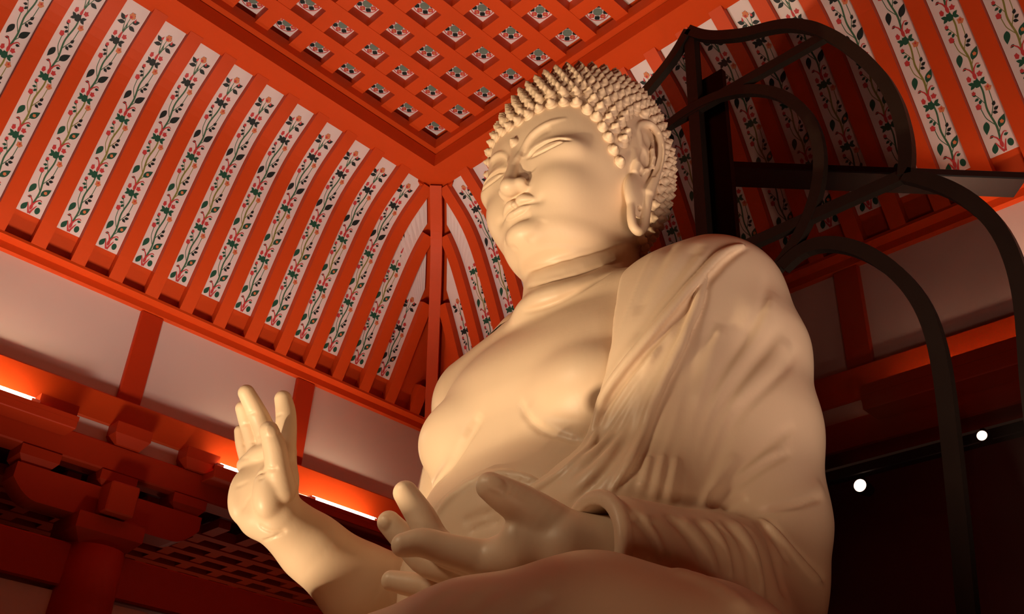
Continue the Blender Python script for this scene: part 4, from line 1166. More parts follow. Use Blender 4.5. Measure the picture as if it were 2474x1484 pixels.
def head_ops(B):
    # cranium, face, jaw
    B.ell((-0.010, 0, 3.900), (0.318, 0.300, 0.385), 0.05)
    B.loft([(3.420, 0.03, 0.19, 0.10, 0.120), (3.455, 0.03, 0.240, 0.14, 0.165), (3.50, 0.02, 0.270, 0.17, 0.200), (3.56, 0.01, 0.288, 0.19, 0.234),
            (3.63, 0.0, 0.304, 0.2, 0.264), (3.70, 0.0, 0.316, 0.2, 0.284), (3.77, 0.0, 0.325, 0.2, 0.293), (3.84, 0.0, 0.328, 0.2, 0.290),
            (3.91, 0.0, 0.318, 0.2, 0.284), (3.97, 0.0, 0.296, 0.2, 0.274), (4.03, 0.0, 0.262, 0.2, 0.258)], n=2.35, k=0.04)
    # jowl and chin
    B.ell((0.080, 0, 3.470), (0.175, 0.175, 0.085), 0.06)
    B.ell((0.232, 0, 3.462), (0.080, 0.078, 0.050), 0.045)
    # neck with its three folds
    B.chain([(-0.02, 0, 3.46), (-0.02, 0, 3.16)], [0.195, 0.205], 0.03)
    B.ell((-0.02, 0, 3.25), (0.235, 0.225, 0.09), 0.06)
    # cheeks
    for sg in (-1, 1):
        B.ell((0.192, 0.115 * sg, 3.622), (0.108, 0.092, 0.105), 0.06)
        # eye mounds
        B.ell((0.234, 0.128 * sg, 3.722), (0.075, 0.100, 0.055), 0.05)
        # hollow beside the bridge
        B.stroke(np.array([(0.310, 0.050, 3.735), (0.310, 0.058, 3.69), (0.308, 0.066, 3.655)]) * V3(1, sg, 1), 0.020, 0.004)
    # nose
    B.chain([(0.300, 0, 3.815), (0.316, 0, 3.758), (0.328, 0, 3.702), (0.339, 0, 3.650), (0.344, 0, 3.618)], [0.020, 0.0180, 0.0185, 0.021, 0.024], 0.028)
    B.ell((0.337, 0, 3.611), (0.032, 0.034, 0.026), 0.02)
    for sg in (-1, 1):
        B.ell((0.311, 0.037 * sg, 3.616), (0.036, 0.024, 0.023), 0.024)
    # mouth
    B.ell((0.257, 0, 3.548), (0.042, 0.084, 0.046), 0.035)
    for sg in (-1, 1):
        B.chain(*fine([(0.301, 0.006 * sg, 3.5640), (0.3055, 0.027 * sg, 3.5675), (0.294, 0.055 * sg, 3.5605), (0.276, 0.086 * sg, 3.5535)], [0.0135, 0.0165, 0.0125, 0.0030]), 0.003, ki=0.0)
        B.chain(*fine([(0.299, -0.002, 3.5310), (0.297, 0.025 * sg, 3.5325), (0.287, 0.055 * sg, 3.5410), (0.275, 0.083 * sg, 3.5510)], [0.0170, 0.0160, 0.0105, 0.0030]), 0.003, ki=0.0)
    B.ell((0.311, 0, 3.5550), (0.012, 0.012, 0.010), 0.005)
    B.stroke([(0.290, -0.055, 3.500), (0.300, 0, 3.497), (0.290, 0.055, 3.500)], 0.014, 0.006)
    # urna
    B.ell((0.331, 0, 3.804), (0.012, 0.018, 0.018), 0.002)
    B.ell((0.339, 0, 3.806), (0.009, 0.012, 0.012), 0.001)
    B.ell((0.345, 0, 3.807), (0.006, 0.006, 0.006), 0.001)
    # ears
    for sg in (-1, 1):
        E = lambda P: (np.array(P, float) + (V3(0, 0, 0) if sg > 0 else V3(-0.10, -0.06, 0.03))) * V3(1, sg, 1)
        B.ell(E((0.018, 0.288, 3.77)), (0.055, 0.022, 0.15), 0.02)
        helix = [(0.040, 0.300, 3.800), (0.044, 0.301, 3.845), (0.048, 0.299, 3.870), (0.036, 0.304, 3.899), (0.008, 0.312, 3.916), (-0.012, 0.320, 3.911), (-0.027, 0.328, 3.885), (-0.035, 0.332, 3.846),
                 (-0.033, 0.332, 3.795), (-0.024, 0.328, 3.744), (-0.009, 0.323, 3.692), (0.006, 0.317, 3.649), (0.018, 0.311, 3.612)]
        B.chain(*fine(E(helix), [0.008, 0.010, 0.011, 0.0125, 0.0125, 0.0125, 0.0125, 0.0125, 0.013, 0.0135, 0.015, 0.018, 0.020]), 0.010, ki=0.0)
        B.ell(E((0.045, 0.284, 3.60)), (0.055, 0.024, 0.085), 0.025)
        lobe = [(0.016, 0.309, 3.613), (0.023, 0.307, 3.561), (0.027, 0.304, 3.513), (0.034, 0.302, 3.476), (0.052, 0.297, 3.450), (0.069, 0.291, 3.458), (0.076, 0.288, 3.482), (0.077, 0.286, 3.515), (0.075, 0.284, 3.548), (0.072, 0.278, 3.580)]
        B.chain(*fine(E(lobe), [0.018, 0.0165, 0.0155, 0.0155, 0.0155, 0.015, 0.0145, 0.0135, 0.012, 0.008]), 0.008, ki=0.0)
        B.chain(E([(-0.006, 0.320, 3.850), (0.000, 0.320, 3.800), (-0.002, 0.321, 3.767), (0.004, 0.319, 3.731), (0.022, 0.312, 3.706), (0.038, 0.304, 3.690)]), [0.005, 0.008, 0.009, 0.009, 0.008, 0.006], 0.007, ki=0.006)
        B.ell(E((0.016, 0.325, 3.845)), (0.024, 0.022, 0.042), 0.008, kind='s')
        B.ell(E((0.030, 0.322, 3.755)), (0.020, 0.026, 0.044), 0.010, kind='s')
        B.chain(*fine(E([(-0.010, 0.338, 3.875), (-0.018, 0.340, 3.83), (-0.018, 0.340, 3.78), (-0.008, 0.336, 3.73), (0.010, 0.330, 3.685)]), [0.009, 0.010, 0.010, 0.010, 0.008]), 0.006, kind='s')
        B.ell(E((0.043, 0.314, 3.690)), (0.009, 0.018, 0.020), 0.005, kind='s')
        B.chain(E([(0.062, 0.290, 3.77), (0.056, 0.297, 3.72), (0.060, 0.292, 3.69)]), [0.010, 0.013, 0.010], 0.012)
        B.chain(E([(0.051, 0.25, 3.545), (0.049, 0.34, 3.535)]), 0.0085, 0.004, kind='s')
        B.chain(E([(0.052, 0.25, 3.515), (0.050, 0.34, 3.500)]), 0.0085, 0.004, kind='s')


def finger(B, pts, rad, k=0.010):
    p, r = fine(pts, rad, 4)
    B.chain(p, r, k, ki=0.0)


def body_field():
    B = Field()
    head_ops(B)
    # trunk
    B.loft([(2.20, 0.0, 0.42, 0.25, 0.46), (2.40, 0.0, 0.43, 0.25, 0.46), (2.52, 0.0, 0.425, 0.24, 0.455), (2.62, 0.0, 0.385, 0.24, 0.45), (2.70, 0.0, 0.345, 0.24, 0.46),
            (2.80, 0.0, 0.33, 0.24, 0.48), (2.90, 0.0, 0.335, 0.24, 0.475), (3.0, -0.01, 0.325, 0.24, 0.48), (3.08, -0.02, 0.29, 0.22, 0.47), (3.16, -0.03, 0.235, 0.2, 0.42),
            (3.23, -0.04, 0.17, 0.16, 0.30)], n=2.4, k=0.06)
    for sg in (-1, 1):
        B.chain([(-0.02, 0.22 * sg, 3.175), (-0.03, 0.44 * sg, 3.10)], [0.175, 0.195], 0.09)
        B.ell((0.190, 0.235 * sg, 2.835), (0.165, 0.200, 0.150), 0.06)
    B.ell((0.13, 0, 2.50), (0.30, 0.40, 0.20), 0.08)
    strokes(B, 'body')
    # ---- right arm, raised hand
    B.chain([(-0.02, -0.66, 2.42), (0.20, -0.715, 2.465), (0.40, -0.725, 2.545), (0.535, -0.725, 2.60)], [0.150, 0.132, 0.098, 0.084], 0.04, ki=0.05)
    B.chain([(-0.04, -0.50, 3.02), (-0.02, -0.62, 2.45)], [0.15, 0.15], 0.05)
    # palm
    B.chain([(0.560, -0.700, 2.62), (0.578, -0.690, 2.70), (0.582, -0.684, 2.785)], [0.060, 0.056, 0.040], 0.03, ki=0.03)
    B.chain([(0.575, -0.765, 2.605), (0.600, -0.775, 2.69), (0.600, -0.770, 2.775)], [0.068, 0.058, 0.040], 0.035, ki=0.03)
    B.ell((0.590, -0.730, 2.69), (0.050, 0.095, 0.10), 0.03)
    B.ell((0.612, -0.672, 2.655), (0.052, 0.050, 0.085), 0.03)        # ball of the thumb
    B.ell((0.628, -0.798, 2.665), (0.046, 0.040, 0.085), 0.03)        # heel
    B.chain([(0.628, -0.815, 2.765), (0.628, -0.755, 2.785), (0.618, -0.69, 2.79)], [0.030, 0.031, 0.028], 0.02)   # pads under the fingers
    finger(B, [(0.590, -0.668, 2.775), (0.600, -0.668, 2.865), (0.612, -0.668, 2.915), (0.628, -0.668, 2.950)], [0.037, 0.033, 0.031, 0.027])
    finger(B, [(0.595, -0.722, 2.785), (0.645, -0.728, 2.868), (0.688, -0.73, 2.918), (0.722, -0.732, 2.955)], [0.037, 0.033, 0.030, 0.026])
    finger(B, [(0.598, -0.776, 2.775), (0.640, -0.785, 2.850), (0.668, -0.788, 2.895), (0.692, -0.789, 2.930)], [0.035, 0.031, 0.029, 0.025])
    finger(B, [(0.598, -0.820, 2.755), (0.625, -0.838, 2.815), (0.642, -0.842, 2.850), (0.656, -0.843, 2.880)], [0.031, 0.027, 0.025, 0.021])
    finger(B, [(0.590, -0.650, 2.660), (0.625, -0.632, 2.715), (0.652, -0.622, 2.765), (0.682, -0.620, 2.808)], [0.046, 0.038, 0.035, 0.029])
    # ---- left hand, palm up on the thigh
    B.chain([(0.30, 0.61, 2.25), (0.50, 0.58, 2.242), (0.575, 0.515, 2.252)], [0.082, 0.078, 0.074], 0.03, ki=0.03)
    B.chain([(0.575, 0.505, 2.258), (0.625, 0.43, 2.250), (0.650, 0.345, 2.240)], [0.066, 0.056, 0.044], 0.03, ki=0.03)
    B.chain([(0.550, 0.495, 2.252), (0.565, 0.39, 2.240), (0.565, 0.275, 2.235)], [0.066, 0.056, 0.042], 0.03, ki=0.03)
    B.ell((0.595, 0.385, 2.238), (0.085, 0.12, 0.042), 0.03)
    finger(B, [(0.600, 0.500, 2.285), (0.655, 0.462, 2.325), (0.700, 0.440, 2.345), (0.735, 0.425, 2.360)], [0.052, 0.044, 0.038, 0.030])
    B.chain([(0.600, 0.49, 2.26), (0.655, 0.435, 2.275)], [0.05, 0.035], 0.03)
    finger(B, [(0.655, 0.350, 2.240), (0.715, 0.285, 2.258), (0.755, 0.250, 2.270), (0.786, 0.222, 2.262)], [0.040, 0.034, 0.031, 0.026])
    finger(B, [(0.640, 0.305, 2.245), (0.690, 0.225, 2.285), (0.720, 0.190, 2.350), (0.748, 0.160, 2.405)], [0.038, 0.036, 0.033, 0.028])
    finger(B, [(0.605, 0.265, 2.240), (0.660, 0.165, 2.265), (0.700, 0.115, 2.320), (0.728, 0.085, 2.358)], [0.036, 0.034, 0.031, 0.027])
    finger(B, [(0.565, 0.245, 2.232), (0.598, 0.130, 2.230), (0.630, 0.075, 2.240), (0.660, 0.030, 2.250)], [0.034, 0.030, 0.028, 0.024])
    strokes(B, 'hand')
    for c, r, m in NAILS:
        B.ell(c, r, 0.0015, rot=m)
    return B


def strokes(F, part):
    for prt, w, amp, taper, pts in BAKED:
        if prt == part and amp == 'ridge':
            pts = fine(pts, np.zeros(len(pts)), 3)[0]
            n = len(pts)
            t = np.linspace(0, 1, n)
            F.chain(pts, w * np.clip(np.minimum(t, 1 - t) / 0.16 + 0.25, 0, 1) ** 0.6, taper)
        elif prt == part:
            F.stroke(pts, w, amp, taper)


# left edge of the robe on the chest (l as a function of u) and its hem
EDGE_U = np.array([2.36, 2.42, 2.467, 2.505, 2.535, 2.575, 2.62, 2.69, 2.74, 2.81, 2.90, 2.98, 3.05, 3.14, 3.25, 3.35])
EDGE_L = np.array([-0.25, -0.08, 0.073, 0.19, 0.262, 0.300, 0.312, 0.325, 0.345, 0.375, 0.386, 0.376, 0.368, 0.350, 0.320, 0.29])
HEM_L = np.array([-0.50, -0.30, -0.20, -0.13, -0.083, -0.039, 0.003, 0.064, 0.143, 0.193, 0.235, 0.35, 0.5])
HEM_U = np.array([2.38, 2.42, 2.46, 2.50, 2.535, 2.560, 2.584, 2.596, 2.580, 2.556, 2.53, 2.47, 2.40])


def sstep(x):
    x = np.clip(x, 0, 1)
    return x * x * (3 - 2 * x)


TRUNK = [(2.00, 0.0, 0.42, 0.27, 0.47), (2.20, 0.0, 0.42, 0.27, 0.47), (2.40, 0.0, 0.43, 0.27, 0.47), (2.52, 0.0, 0.425, 0.26, 0.465), (2.62, 0.0, 0.385, 0.26, 0.47), (2.70, 0.0, 0.355, 0.26, 0.48),
         (2.80, 0.0, 0.345, 0.26, 0.50), (2.90, 0.0, 0.345, 0.26, 0.52), (3.0, -0.01, 0.33, 0.26, 0.52), (3.08, -0.02, 0.295, 0.24, 0.50), (3.16, -0.03, 0.24, 0.22, 0.44),
         (3.24, -0.05, 0.17, 0.18, 0.36)]


def robe_field():
    R = Field()
    def open_front(P):
        le = np.interp(P[:, 2], EDGE_U, EDGE_L)
        inside = sstep((P[:, 1] - le) / 0.016)
        right = sstep((-0.40 - P[:, 1]) / 0.03)
        back = sstep((0.02 - P[:, 0]) / 0.05)
        m = np.maximum(np.maximum(inside, right), back)
        return 0.075 * (1 - m) - 0.014 * m
    R.loft(TRUNK, n=2.4, k=0.05, extra=open_front)
    # left shoulder, upper arm, sleeve
    R.chain([(-0.04, 0.30, 3.205), (-0.06, 0.47, 3.155)], [0.145, 0.195], 0.06)
    R.chain([(-0.07, 0.48, 3.150), (-0.05, 0.555, 2.95), (-0.01, 0.590, 2.70), (0.01, 0.598, 2.45), (0.02, 0.595, 2.36)], [0.195, 0.182, 0.175, 0.170, 0.165], 0.12, ki=0.08)
    R.chain([(0.02, 0.615, 2.31), (0.28, 0.628, 2.255), (0.515, 0.585, 2.238)], [0.145, 0.126, 0.122], 0.04, ki=0.04)
    R.chain([(0.0, 0.57, 2.24), (0.22, 0.63, 2.15), (0.42, 0.64, 2.10)], [0.155, 0.150, 0.13], 0.06, ki=0.05)
    # cloth between the chest and the arm
    R.ell((0.120, 0.43, 2.72), (0.205, 0.22, 0.42), 0.12)
    R.ell((0.20, 0.36, 2.46), (0.235, 0.26, 0.17), 0.10)
    R.ell((0.07, 0.40, 3.04), (0.17, 0.22, 0.24), 0.12)
    # right shoulder and arm
    R.chain([(-0.03, -0.22, 3.24), (-0.06, -0.42, 3.145)], [0.155, 0.172], 0.05)
    R.chain([(-0.07, -0.44, 3.12), (-0.03, -0.525, 2.90), (0.0, -0.57, 2.65), (0.0, -0.59, 2.45), (0.02, -0.60, 2.2)], [0.175, 0.172, 0.165, 0.165, 0.2], 0.08, ki=0.05)
    # the sleeve is hollow at the wrist
    R.chain([(0.44, 0.605, 2.240), (0.66, 0.545, 2.232)], [0.086, 0.096], 0.012, kind='s')
    ax = V3(0.22, -0.06, -0.008)
    ax /= np.linalg.norm(ax)
    e1 = np.cross(ax, V3(0, 0, 1))
    e1 /= np.linalg.norm(e1)
    e2 = np.cross(ax, e1)
    ring = [V3(0.575, 0.566, 2.236) + 0.110 * (e1 * math.cos(a) + e2 * math.sin(a)) for a in np.linspace(0, 2 * math.pi, 33)]
    R.chain(ring, 0.0165, 0.012)
    def front_cut(P):
        le = np.interp(P[:, 2], EDGE_U, EDGE_L)
        g = le - P[:, 1]
        return g - sstep((0.10 - P[:, 0]) / 0.06) - sstep((P[:, 2] - 3.26) / 0.05) - sstep((2.40 - P[:, 2]) / 0.06)
    R._add('i', front_cut, (0, 0, 2.8), 99, 0.014)
    strokes(R, 'robe')
    return R


def skirt_field():
    S = Field()
    S.loft(TRUNK, n=2.4, k=0.05, extra=lambda P: -0.016)
    S.ell((0.13, 0, 2.50), (0.316, 0.416, 0.216), 0.08)
    S._add('i', lambda P: P[:, 2] - np.interp(P[:, 1], HEM_L, HEM_U) - 2.0 * sstep((0.05 - P[:, 0]) / 0.05) * (P[:, 2] < 2.55), (0, 0, 2.5), 99, 0.010)
    for sg in (-1, 1):
        S.chain([(0.02, 0.34 * sg, 1.98), (0.35, 0.64 * sg, 1.960), (0.60, 0.82 * sg, 1.920)], [0.25, 0.225, 0.195], 0.10, ki=0.06)
        S.chain([(0.60, 0.82 * sg, 1.92), (0.70, 0.68 * sg, 1.952), (0.80, 0.50 * sg, 1.93), (0.84, 0.20 * sg, 1.92)], [0.195, 0.212, 0.197, 0.17], 0.08, ki=0.06)
    S.ell((0.45, 0, 1.90), (0.45, 0.75, 0.19), 0.08)
    S.ell((0.05, 0, 1.92), (0.42, 0.62, 0.24), 0.08)
    strokes(S, 'skirt')
    # flat seat
    S._add('i', lambda P: 1.74 - P[:, 2], (0, 0, 0), 99, 0.02)
    return S
# ================================================================ the figure: meshes
WOOD = mat('pale_carved_wood', (0.76, 0.585, 0.425, 1), 0.42, col2=(0.69, 0.51, 0.355, 1), nscale=5.0, bump=0.05, bscale=55, spec=0.35, stretch=(1, 1, 0.35))
statue = link('seated_statue', None, label='large pale carved statue seated cross-legged, curled hair, right hand raised, left palm open', cat='statue', loc=(0, 0, 0))
sculpt('body', body_field(), [((-0.45, -1.0, 2.1), (0.95, 0.85, 3.30), 0.0040), ((-0.45, -0.5, 3.296), (-0.10, 0.5, 4.4), 0.0040),
                              ((-0.104, -0.45, 3.296), (0.45, 0.45, 4.35), 0.0024)], [WOOD], statue)
sculpt('robe', robe_field(), [((-0.55, -1.0, 1.85), (0.85, 1.0, 3.6), 0.0050)], [WOOD], statue)
sculpt('skirt', skirt_field(), [((-0.6, -1.3, 1.7), (1.2, 1.3, 2.8), 0.0085)], [WOOD], statue)
# ---------------------------------------------------------------- snail curls
HC, HR = V3(-0.010, 0, 3.900), V3(0.326, 0.306, 0.392)
HL_PHI = np.radians([0, 12, 27, 40, 51, 57, 61, 64, 70, 71, 100, 101, 110, 130, 180])
HL_U = np.array([3.876, 3.886, 3.900, 3.893, 3.845, 3.784, 3.744, 3.690, 3.690, 3.70, 3.70, 3.52, 3.47, 3.44, 3.43])
EAR_PTS = np.array([(0.048, 3.87), (0.036, 3.90), (0.008, 3.916), (-0.012, 3.911), (-0.027, 3.885), (-0.035, 3.846), (-0.033, 3.795), (-0.024, 3.744), (-0.009, 3.692), (0.006, 3.649), (0.018, 3.612),
                    (0.017, 3.561), (0.027, 3.47), (0.05, 3.44), (0.042, 3.83), (0.03, 3.78), (0.05, 3.73), (0.06, 3.68), (0.05, 3.62), (0.06, 3.55), (0.08, 3.50), (0.075, 3.58), (0.01, 3.85), (0.0, 3.80), (0.005, 3.74)])
HF = Field()
head_ops(HF)


def on_head(dirs, c=V3(-0.01, 0, 3.86)):
    """where rays from the middle of the head leave the bare head"""
    ts = np.linspace(0.20, 0.52, 81)
    P = c + dirs[:, None, :] * ts[None, :, None]
    f = HF.eval(P.reshape(-1, 3)).reshape(len(dirs), -1)
    i = np.argmax(f > 0, axis=1)
    j = np.arange(len(dirs))
    a, b = f[j, i - 1], f[j, i]
    t = ts[i - 1] + (ts[i] - ts[i - 1]) * (-a) / (b - a + 1e-9)
    return c + dirs * t[:, None]


curls = []
c0 = V3(-0.01, 0, 3.86)
SP = 0.0420
# first row along the hairline
prow = []
last = None
for ph in np.radians(np.arange(-70, 70.01, 0.5)):
    u = float(np.interp(abs(ph), HL_PHI, HL_U)) + 0.012
    d = V3(math.cos(ph) * 0.32, math.sin(ph) * 0.30, u - c0[2])
    prow.append(d / np.linalg.norm(d))
pts = on_head(np.array(prow))
for p in pts:
    if last is None or np.linalg.norm(p - last) >= SP * 0.98:
        curls.append((p, True))
        last = p
edge = np.array([c[0] for c in curls])
# rows around the head, crown to nape
el = np.radians(90)
arc = 0.0
row = 0
lat = math.pi / 2
while lat > math.radians(-78):
    r = math.cos(lat) * 0.312
    n = max(1, int(round(2 * math.pi * r / SP)))
    dirs = []
    for k in range(n):
        a = 2 * math.pi * (k + 0.5 * (row % 2)) / n
        d = V3(HR[0] * math.cos(lat) * math.cos(a), HR[1] * math.cos(lat) * math.sin(a), HR[2] * math.sin(lat) + HC[2] - c0[2])
        dirs.append(d / np.linalg.norm(d))
    for p in on_head(np.array(dirs)):
        ph = math.atan2(p[1], p[0] + 0.01)
        uh = float(np.interp(abs(ph), HL_PHI, HL_U))
        if p[2] < uh + 0.02:
            continue
        if np.min(np.linalg.norm(edge - p, axis=1)) < SP * 0.76:
            continue
        if abs(p[1]) > 0.2 and p[2] < 3.95 and not (p[0] > 0.078 and p[2] > 3.69) and np.min(np.hypot(EAR_PTS[:, 0] - p[0], EAR_PTS[:, 1] - p[2])) < 0.034:
            continue
        if abs(p[1]) > 0.2 and -0.03 < p[0] < 0.072 and 3.43 < p[2] < 3.925:
            continue
        curls.append((p, False))
    # next row: step of constant arc length on the ellipse
    lat -= 0.0350 / math.hypot(HR[2] * math.cos(lat), 0.315 * math.sin(lat))
    row += 1


def curl_geo(n=12, m=13):
    """one snail curl: a spiral cone, base at z=0"""
    v, f = [], []
    H, R = 0.033, 0.0245
    for i in range(m):
        h = i / (m - 1)
        env = R * (1 - h ** 3) ** 0.8 * (1 - 0.38 * h) if h < 1 else 0.0
        for k in range(n):
            a = 2 * math.pi * k / n
            w = 1 + 0.19 * math.cos(2 * math.pi * 2.6 * h - a) * (1 - 0.3 * h)
            r = max(env * w, 0.0009)
            v.append((r * math.cos(a), r * math.sin(a), -0.012 + (H + 0.012) * h))
    for i in range(m - 1):
        for k in range(n):
            f.append((i * n + k, i * n + (k + 1) % n, (i + 1) * n + (k + 1) % n, (i + 1) * n + k))
    f.append(tuple(range((m - 1) * n, m * n)))
    return np.array(v), f


CV, CF = curl_geo()
CAML = V3(SX - 0.0, SY - 0.0, 1.6)           # the visitor in statue coordinates
rnd = random.Random(5)
items = []
for p, first in curls:
    q = p - HC
    nrm = q / (HR * HR)
    nrm /= np.linalg.norm(nrm)
    tip = nrm + V3(0, 0, 0.28 if not first else 0.12)
    tip /= np.linalg.norm(tip)
    view = CAML - p
    dist = np.linalg.norm(view)
    facing = nrm @ view / dist
    items.append((facing / dist ** 2, p, tip, first))
items.sort(key=lambda t: -t[0])
curl_me = mesh('hair_curl', [(-x, -y, z) for x, y, z in CV], CF, [WOOD], None, True)
SVV, SVF = [], []
for k, (_, p, tip, first) in enumerate(items):
    sc = (0.92 if first else 1.0) * rnd.uniform(0.95, 1.06)
    wp = Vector((SX - p[0], SY - p[1], p[2]))
    wt = Vector((-tip[0], -tip[1], tip[2]))
    rot = wt.to_track_quat('Z', 'Y').to_matrix().to_4x4() @ Matrix.Rotation(rnd.uniform(0, 6.28), 4, 'Z')
    M = Matrix.Translation(wp) @ rot @ Matrix.Scale(sc, 4)
    if k < 100:
        o = link('hair_curl', curl_me, statue)
        o.matrix_local = M
    else:
        A = np.array(M)
        base = len(SVV)
        for x, y, z in CV:
            q = A @ np.array([-x, -y, z, 1.0])
            SVV.append(tuple(q[:3]))
        SVF += [tuple(i + base for i in f) for f in CF]
hc = link('hair', mesh('hair', SVV, SVF, [WOOD], None, True), statue, kind='stuff')
# ================================================================ halo frame behind the figure, lights on the back wall
HALO_F = -0.734


def smoked():
    m = bpy.data.materials.new('smoked_acrylic')
    m.use_nodes = True
    nt = m.node_tree
    for n in list(nt.nodes):
        if n.type != 'OUTPUT_MATERIAL':
            nt.nodes.remove(n)
    out = [n for n in nt.nodes if n.type == 'OUTPUT_MATERIAL'][0]
    tr = nt.nodes.new('ShaderNodeBsdfTransparent')
    gl = nt.nodes.new('ShaderNodeBsdfGlossy')
    gl.inputs['Roughness'].default_value = 0.22
    gl.inputs['Color'].default_value = (0.5, 0.45, 0.42, 1)
    n = nt.nodes.new('ShaderNodeTexNoise')
    n.inputs['Scale'].default_value = 2.5
    cr = nt.nodes.new('ShaderNodeMix')
    cr.data_type = 'RGBA'
    cr.inputs[6].default_value = (0.44, 0.38, 0.37, 1)
    cr.inputs[7].default_value = (0.34, 0.28, 0.27, 1)
    tc = nt.nodes.new('ShaderNodeTexCoord')
    nt.links.new(tc.outputs['Object'], n.inputs['Vector'])
    nt.links.new(n.outputs['Fac'], cr.inputs[0])
    nt.links.new(cr.outputs[2], tr.inputs['Color'])
    mx = nt.nodes.new('ShaderNodeMixShader')
    mx.inputs[0].default_value = 0.025
    nt.links.new(tr.outputs[0], mx.inputs[1])
    nt.links.new(gl.outputs[0], mx.inputs[2])
    nt.links.new(mx.outputs[0], out.inputs['Surface'])
    return m


SMOKE = smoked()


def halo_pt(l, u, d=0.0):
    return (SX - HALO_F + d, SY - l, u)


def flat_bar(pts, w, d, d0=0.0, closed=False):
    """flat bar following pts (l,u) in the halo plane: width w in the plane, depth d"""
    P = np.array(pts, float)
    T = np.gradient(P, axis=0)
    if closed:
        T = (np.roll(P, -1, 0) - np.roll(P, 1, 0))
    T /= np.linalg.norm(T, axis=1)[:, None] + 1e-9
    N = np.stack([-T[:, 1], T[:, 0]], 1)
    v, f = [], []
    for p, n in zip(P, N):
        for s, dd in ((-1, 0), (1, 0), (1, d), (-1, d)):
            q = p + n * s * w / 2
            v.append(halo_pt(q[0], q[1], d0 + dd))
    m = len(P)
    for i in range(m if closed else m - 1):
        a, b = 4 * i, 4 * ((i + 1) % m)
        for k in range(4):
            f.append((a + k, a + (k + 1) % 4, b + (k + 1) % 4, b + k))
    if not closed:
        f += [(0, 1, 2, 3), (4 * m - 1, 4 * m - 2, 4 * m - 3, 4 * m - 4)]
    return v, f


def curve(pts, n=60):
    P = dense(np.array(pts, float), n)
    return P


halo = link('halo_frame', None, label='dark metal halo frame with smoked panel standing behind the pale statue', cat='halo frame', loc=(0, 0, 0))
rim = [(0.0, 5.203), (0.065, 5.122), (0.135, 5.062), (0.277, 4.973), (0.419, 4.918), (0.505, 4.870), (0.601, 4.781), (0.694, 4.646), (0.777, 4.484), (0.837, 4.328), (0.867, 4.181), (0.873, 4.039), (0.865, 3.938), (0.845, 3.867)]
body_rim = [(0.845, 3.867), (0.919, 3.803), (0.989, 3.725), (1.047, 3.635), (1.092, 3.53), (1.111, 3.426), (1.115, 3.317), (1.108, 3.217), (1.092, 3.11), (1.074, 3.0), (1.04, 2.7), (1.0, 2.3), (0.97, 1.745)]
arch = [(0.34, 3.705), (0.395, 3.742), (0.447, 3.752), (0.52, 3.733), (0.624, 3.666), (0.716, 3.561), (0.784, 3.442), (0.825, 3.317), (0.836, 3.191), (0.834, 3.075), (0.821, 2.899), (0.805, 2.72), (0.789, 2.54), (0.77, 2.367), (0.74, 1.745)]
Mr = lambda L: [(-a, b) for a, b in L]
for sg in (1, -1):
    S_ = (lambda L: L) if sg > 0 else Mr
    for nm, L, w in (('head_rim', rim, 0.050), ('body_rim', body_rim, 0.052), ('body_arch', arch, 0.052)):
        v, f = flat_bar(curve(S_(L)), w, 0.035)
        link(nm, mesh(nm, v, f, [BRONZE]), halo)
ring_pts = [(0.548 * math.sin(a), 4.165 + 0.552 * math.cos(a)) for a in np.linspace(0, 2 * math.pi, 73)[:-1]]
v, f = flat_bar(ring_pts, 0.046, 0.03, 0.004, True)
link('inner_ring', mesh('inner_ring', v, f, [BRONZE]), halo)
for u, hl in ((4.703, 0.67), (3.872, 0.85)):
    v, f = flat_bar([(-hl, u), (0, u), (hl, u)], 0.045, 0.03, 0.006)
    link('cross_bar', mesh('cross_bar', v, f, [BRONZE]), halo)
v, f = flat_bar([(0, 5.17), (0, 3.5), (0, 1.745)], 0.055, 0.045, 0.008)
link('post', mesh('post', v, f, [BRONZE]), halo)
v, f = flat_bar([(0.045, 4.95), (0.045, 3.5), (0.045, 1.745)], 0.12, 0.03, 0.10)
link('back_board', mesh('back_board', v, f, [BLACK]), halo)
outline = [tuple(p) for p in curve(rim, 40)] + [tuple(p) for p in curve(body_rim, 50)[1:]]
poly = outline + [(-a, b) for a, b in outline[::-1]][:-1]
mb = MB()
nP = len(outline)
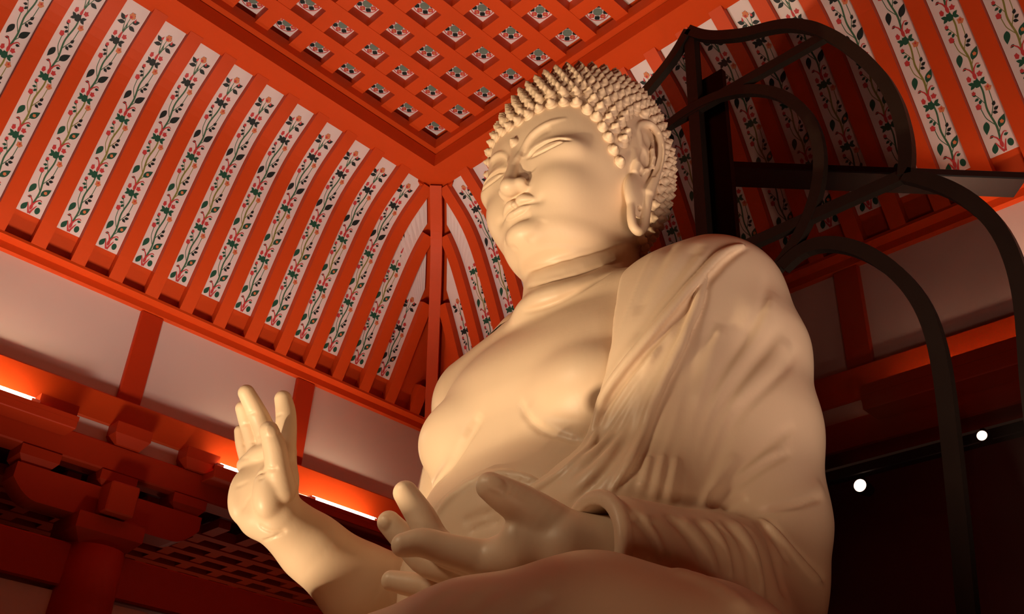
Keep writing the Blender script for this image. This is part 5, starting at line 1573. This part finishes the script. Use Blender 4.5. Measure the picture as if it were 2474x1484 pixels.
# strips between left and right outline keep the panel well triangulated
vv = []
for l, u in outline:
    for s in (-1, 1):
        for d in (0.048, 0.056):
            vv.append(halo_pt(s * l, u, d))
ff = []
for i in range(nP - 1):
    a, b = 4 * i, 4 * (i + 1)
    ff += [(a, a + 2, b + 2, b), (a + 1, b + 1, b + 3, a + 3), (a, b, b + 1, a + 1), (a + 2, a + 3, b + 3, b + 2)]
mb.add(vv, ff)
link('smoked_panel', mb.build('smoked_panel', [SMOKE]), halo)

# diagonal dark bar beyond the halo
mb = MB()
L = 1.72
mb.box(0, L, -0.17, 0.0, 0, 0.05, bev=0.006)
bar = link('dark_bar', mb.build('dark_bar', [BLACK]), cat='bar', label='dark flat bar running level behind the halo, ending at the right cornice',
           loc=(3.734, 2.439, 5.145), rotz=-math.pi / 4)

# lighting track on the back wall with two spots
mb = MB()
mb.box(4.90, 4.965, -1.0, 3.6, 3.776, 3.836, bev=0.005)
link('light_track', mb.build('light_track', [BLACK]), cat='track', label='black lighting track crossing the dark wall at lower right')


def spot(x, y, z, lab, size=1.0):
    t = link('track_spot', None, label=lab, cat='spotlight', group='lit spots on the track', loc=(x, y, z))
    def lathe_x(prof):
        m = MB()
        m.lathe([(r * size, h * size) for r, h in prof], 20)
        k = MB()
        k.add([(hh, xx, yy) for xx, yy, hh in m.v], m.f)
        return k
    link('housing', lathe_x([(0.020, 0.060), (0.034, 0.055), (0.040, 0.02), (0.042, -0.035), (0.038, -0.040)]).build('housing', [BLACK], True), t)
    link('lens', lathe_x([(0.036, -0.036), (0.034, -0.046), (0.022, -0.056), (0.002, -0.060)]).build('lens', [BULB], True), t)
    m5 = MB()
    m5.box(-0.01, 0.01 if z < 3.75 else 0.081, -0.01, 0.01, 0.024 if z < 3.75 else 0.028, 0.072 if z < 3.75 else 0.048)
    link('stem', m5.build('stem', [BLACK]), t)


spot(4.93, 2.33, 3.704, 'round lit spot hanging below the black track near the statue elbow')
spot(4.82, 1.612, 3.76, 'small lit spot on the black track right of the halo leg', 0.72)

# pedestal under the figure
mb = MB()
mb.lathe([(1.25, 0.0), (1.25, 0.35), (1.05, 0.42), (1.0, 0.9), (1.12, 1.05), (1.45, 1.35), (1.55, 1.62), (1.52, 1.735)], 40, c=(SX - 0.10, SY))
link('statue_pedestal', mb.build('statue_pedestal', [WOOD], True), cat='pedestal', label='round pedestal that carries the seated statue')
